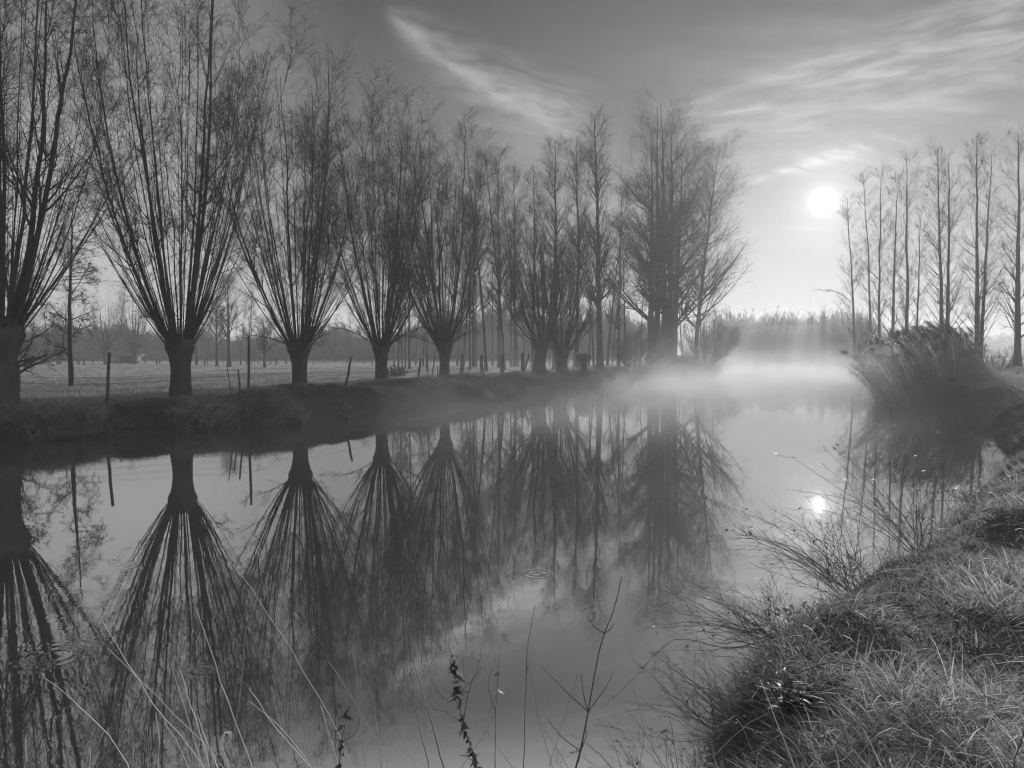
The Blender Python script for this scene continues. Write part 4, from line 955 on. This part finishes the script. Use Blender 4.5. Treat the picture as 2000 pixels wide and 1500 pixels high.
        s = np.linspace(0, 1, 4)[None, :, None]; P = b[:, None, :] * s * [1, 1, 1]; v, q_ = tubes(P, np.full((n, 4), .0012), 3); obj('stems', mesh('stems', v, q_, M_FRONDS, False, {'tint': np.full(len(v), .2)}), t)
brambles()
# long straw strands lying over the near bank
def straw():
    g = np.random.default_rng(77); n = 1500
    x, y, r = scatter(n, 1.9, 12, -25, 60, g); sd = sdist(x, y); k = (sd > .0) & (x > .2); x, y, r = x[k], y[k], r[k]; n = len(x)
    z = ground(x, y) + .03 + .08 * g.random(n); a = g.random(n) * 6.283; L = .10 + .34 * g.random(n) ** 1.5; K = 7; s = np.linspace(0, 1, K)[None, :]
    P = np.stack([x[:, None] + np.cos(a)[:, None] * L[:, None] * s, y[:, None] + np.sin(a)[:, None] * L[:, None] * s, z[:, None] + (g.normal(size=n) * .12)[:, None] * s + (.10 * g.random(n))[:, None] * 4 * s * (1 - s)], -1)
    P += np.cumsum(g.normal(size=P.shape), 1) * .004
    gr = ground(P[..., 0], P[..., 1]); P[..., 2] = np.maximum(P[..., 2], gr + .01)
    v, q = tubes(P, (.0013 + .0008 * g.random(n))[:, None] * np.ones((1, K)) * (1 + r * .06)[:, None], 3)
    tag(obj('straw', mesh('straw', v, q, M_STALK, False, {'tint': np.repeat(g.random(n) * .8, K * 3)})), 'loose dead straw strands lying across the grass of the near bank', 'straw', kind='stuff')
straw()

# ------------------------------------------------------------------ haze and river mist
def vol_mat(name, dens, g_, col=.98):
    m, nt = new_mat(name); v = nt.nodes.new('ShaderNodeVolumePrincipled')
    v.inputs['Color'].default_value = (col, col, col, 1); v.inputs['Density'].default_value = dens; v.inputs['Anisotropy'].default_value = g_
    o = nt.nodes.new('ShaderNodeOutputMaterial'); nt.links.new(v.outputs[0], o.inputs['Volume']); return m
hz = boxm('haze', (0, 0, 18.05), (3100, 3100, 40.0), vol_mat('haze', .0017, .25)); tag(obj('haze', hz), 'thin even morning haze filling the air', 'haze', kind='stuff')
def mist(outline, ztop, dens, seed, name, label, z0=.012, bum=.5):
    """a closed bank of mist lying on the water: outline polygon (plan) grown to a soft-edged lens"""
    g = np.random.default_rng(seed); P = np.array(outline, float); n = 90
    d = np.concatenate([[0], np.cumsum(np.linalg.norm(np.diff(np.vstack([P, P[:1]]), axis=0), axis=1))]); s = np.linspace(0, d[-1], n, endpoint=False)
    PP = np.vstack([P, P[:1]]); ring = np.stack([np.interp(s, d, PP[:, i]) for i in range(2)], -1)
    for _ in range(6): ring = .25 * np.roll(ring, 1, 0) + .5 * ring + .25 * np.roll(ring, -1, 0)
    c = ring.mean(0); rows = 26; V = []; 
    for k in range(rows):
        f = 1 - k / (rows - 1.0); R_ = c + (ring - c) * f; hgt = ztop * (1 - f ** 2.2) ** .8
        nz = vnoise(R_[:, 0], R_[:, 1], .16, 4); h2 = hgt * (1 - bum + 2 * bum * nz)
        V.append(np.stack([R_[:, 0], R_[:, 1], z0 + np.maximum(h2, 0)], -1))
    V = np.concatenate(V); j = np.arange(n)[None, :]; j2 = (j + 1) % n; i = np.arange(rows - 1)[:, None] * n
    Q_ = np.stack([i + j, i + j2, i + n + j2, i + n + j], -1).reshape(-1, 4)
    b0 = len(V); V = np.concatenate([V, [[c[0], c[1], z0 - .004]]]); jj = np.arange(n)
    T = np.stack([(jj + 1) % n, jj, np.full(n, b0)], -1)
    Q_ = Q_[: (rows - 2) * n]; top = (rows - 2) * n + jj; tc_ = len(V); V = np.concatenate([V, [[c[0], c[1], V[(rows - 1) * n, 2]]]])
    T2 = np.stack([top, (rows - 2) * n + (jj + 1) % n, np.full(n, tc_)], -1)
    tag(obj(name, mesh(name, V, [Q_, T, T2], vol_mat(name, dens, .4), True)), label, 'mist', kind='stuff')
def wisps():
    """steam over the river: one closed low body whose density drifts in patches and thins upward"""
    m, nt = new_mat('river_mist'); geo = nt.nodes.new('ShaderNodeNewGeometry'); sp = nt.nodes.new('ShaderNodeSeparateXYZ'); nt.links.new(geo.outputs['Position'], sp.inputs[0])
    x, y, z = (E(nt, sp.outputs[i]) for i in range(3))
    n = noise(nt, comb(nt, x * .13, y * .075, z * .22), 1.0, 4, .6, .8).sm(.32, .62)
    far = y.sm(22, 65)
    hgt = (n * 1.4 + .28) * (far * .12 + .5)
    clear = 1.0 - x.sm(12, 16) * (1.0 - y.sm(40, 56)) * .65
    d = clear * ((z / hgt) * -1.0).exp() * (n * .058 + .016) * (far * .08 + .75)
    v = nt.nodes.new('ShaderNodeVolumePrincipled'); v.inputs['Color'].default_value = (.98, .98, .98, 1); v.inputs['Anisotropy'].default_value = .3
    nt.links.new(d.o, v.inputs['Density']); o = nt.nodes.new('ShaderNodeOutputMaterial'); nt.links.new(v.outputs[0], o.inputs['Volume'])
    P = np.array([(-12, 24), (6, 20), (14, 20), (22, 24), (30, 40), (40, 66), (52, 100), (74, 132), (100, 165), (44, 178), (22, 130), (8, 90), (-2, 62), (-8, 44)], float); n_ = len(P)
    V = np.concatenate([np.c_[P, np.full(n_, .012)], np.c_[P, np.full(n_, 5.0)]]); j = np.arange(n_); j2 = (j + 1) % n_
    me = bpy.data.meshes.new('mist'); me.from_pydata(V.tolist(), [], [list(map(int, j[::-1])), list(map(int, j + n_))] + [[int(p), int(q), int(q + n_), int(p + n_)] for p, q in zip(j, j2)]); me.materials.append(m)
    tag(obj('mist', me), 'drifting wisps of steam rising off the river in the middle distance', 'mist', kind='stuff')
wisps()
cy.volume_step_rate = .12; cy.volume_max_steps = 160
mist([(10, 66), (26, 66), (44, 86), (66, 110), (96, 150), (120, 200), (60, 210), (26, 150), (10, 110), (4, 80)], 4.0, .0020, 4, 'mist', 'soft mist bank standing round the foot of the giant poplar and far shore', bum=.7)
mist([(30, 135), (70, 130), (120, 150), (180, 220), (160, 320), (90, 340), (40, 260), (20, 180)], 16, .0065, 5, 'mist', 'pale fog filling the view beyond the end of the river', bum=.3)
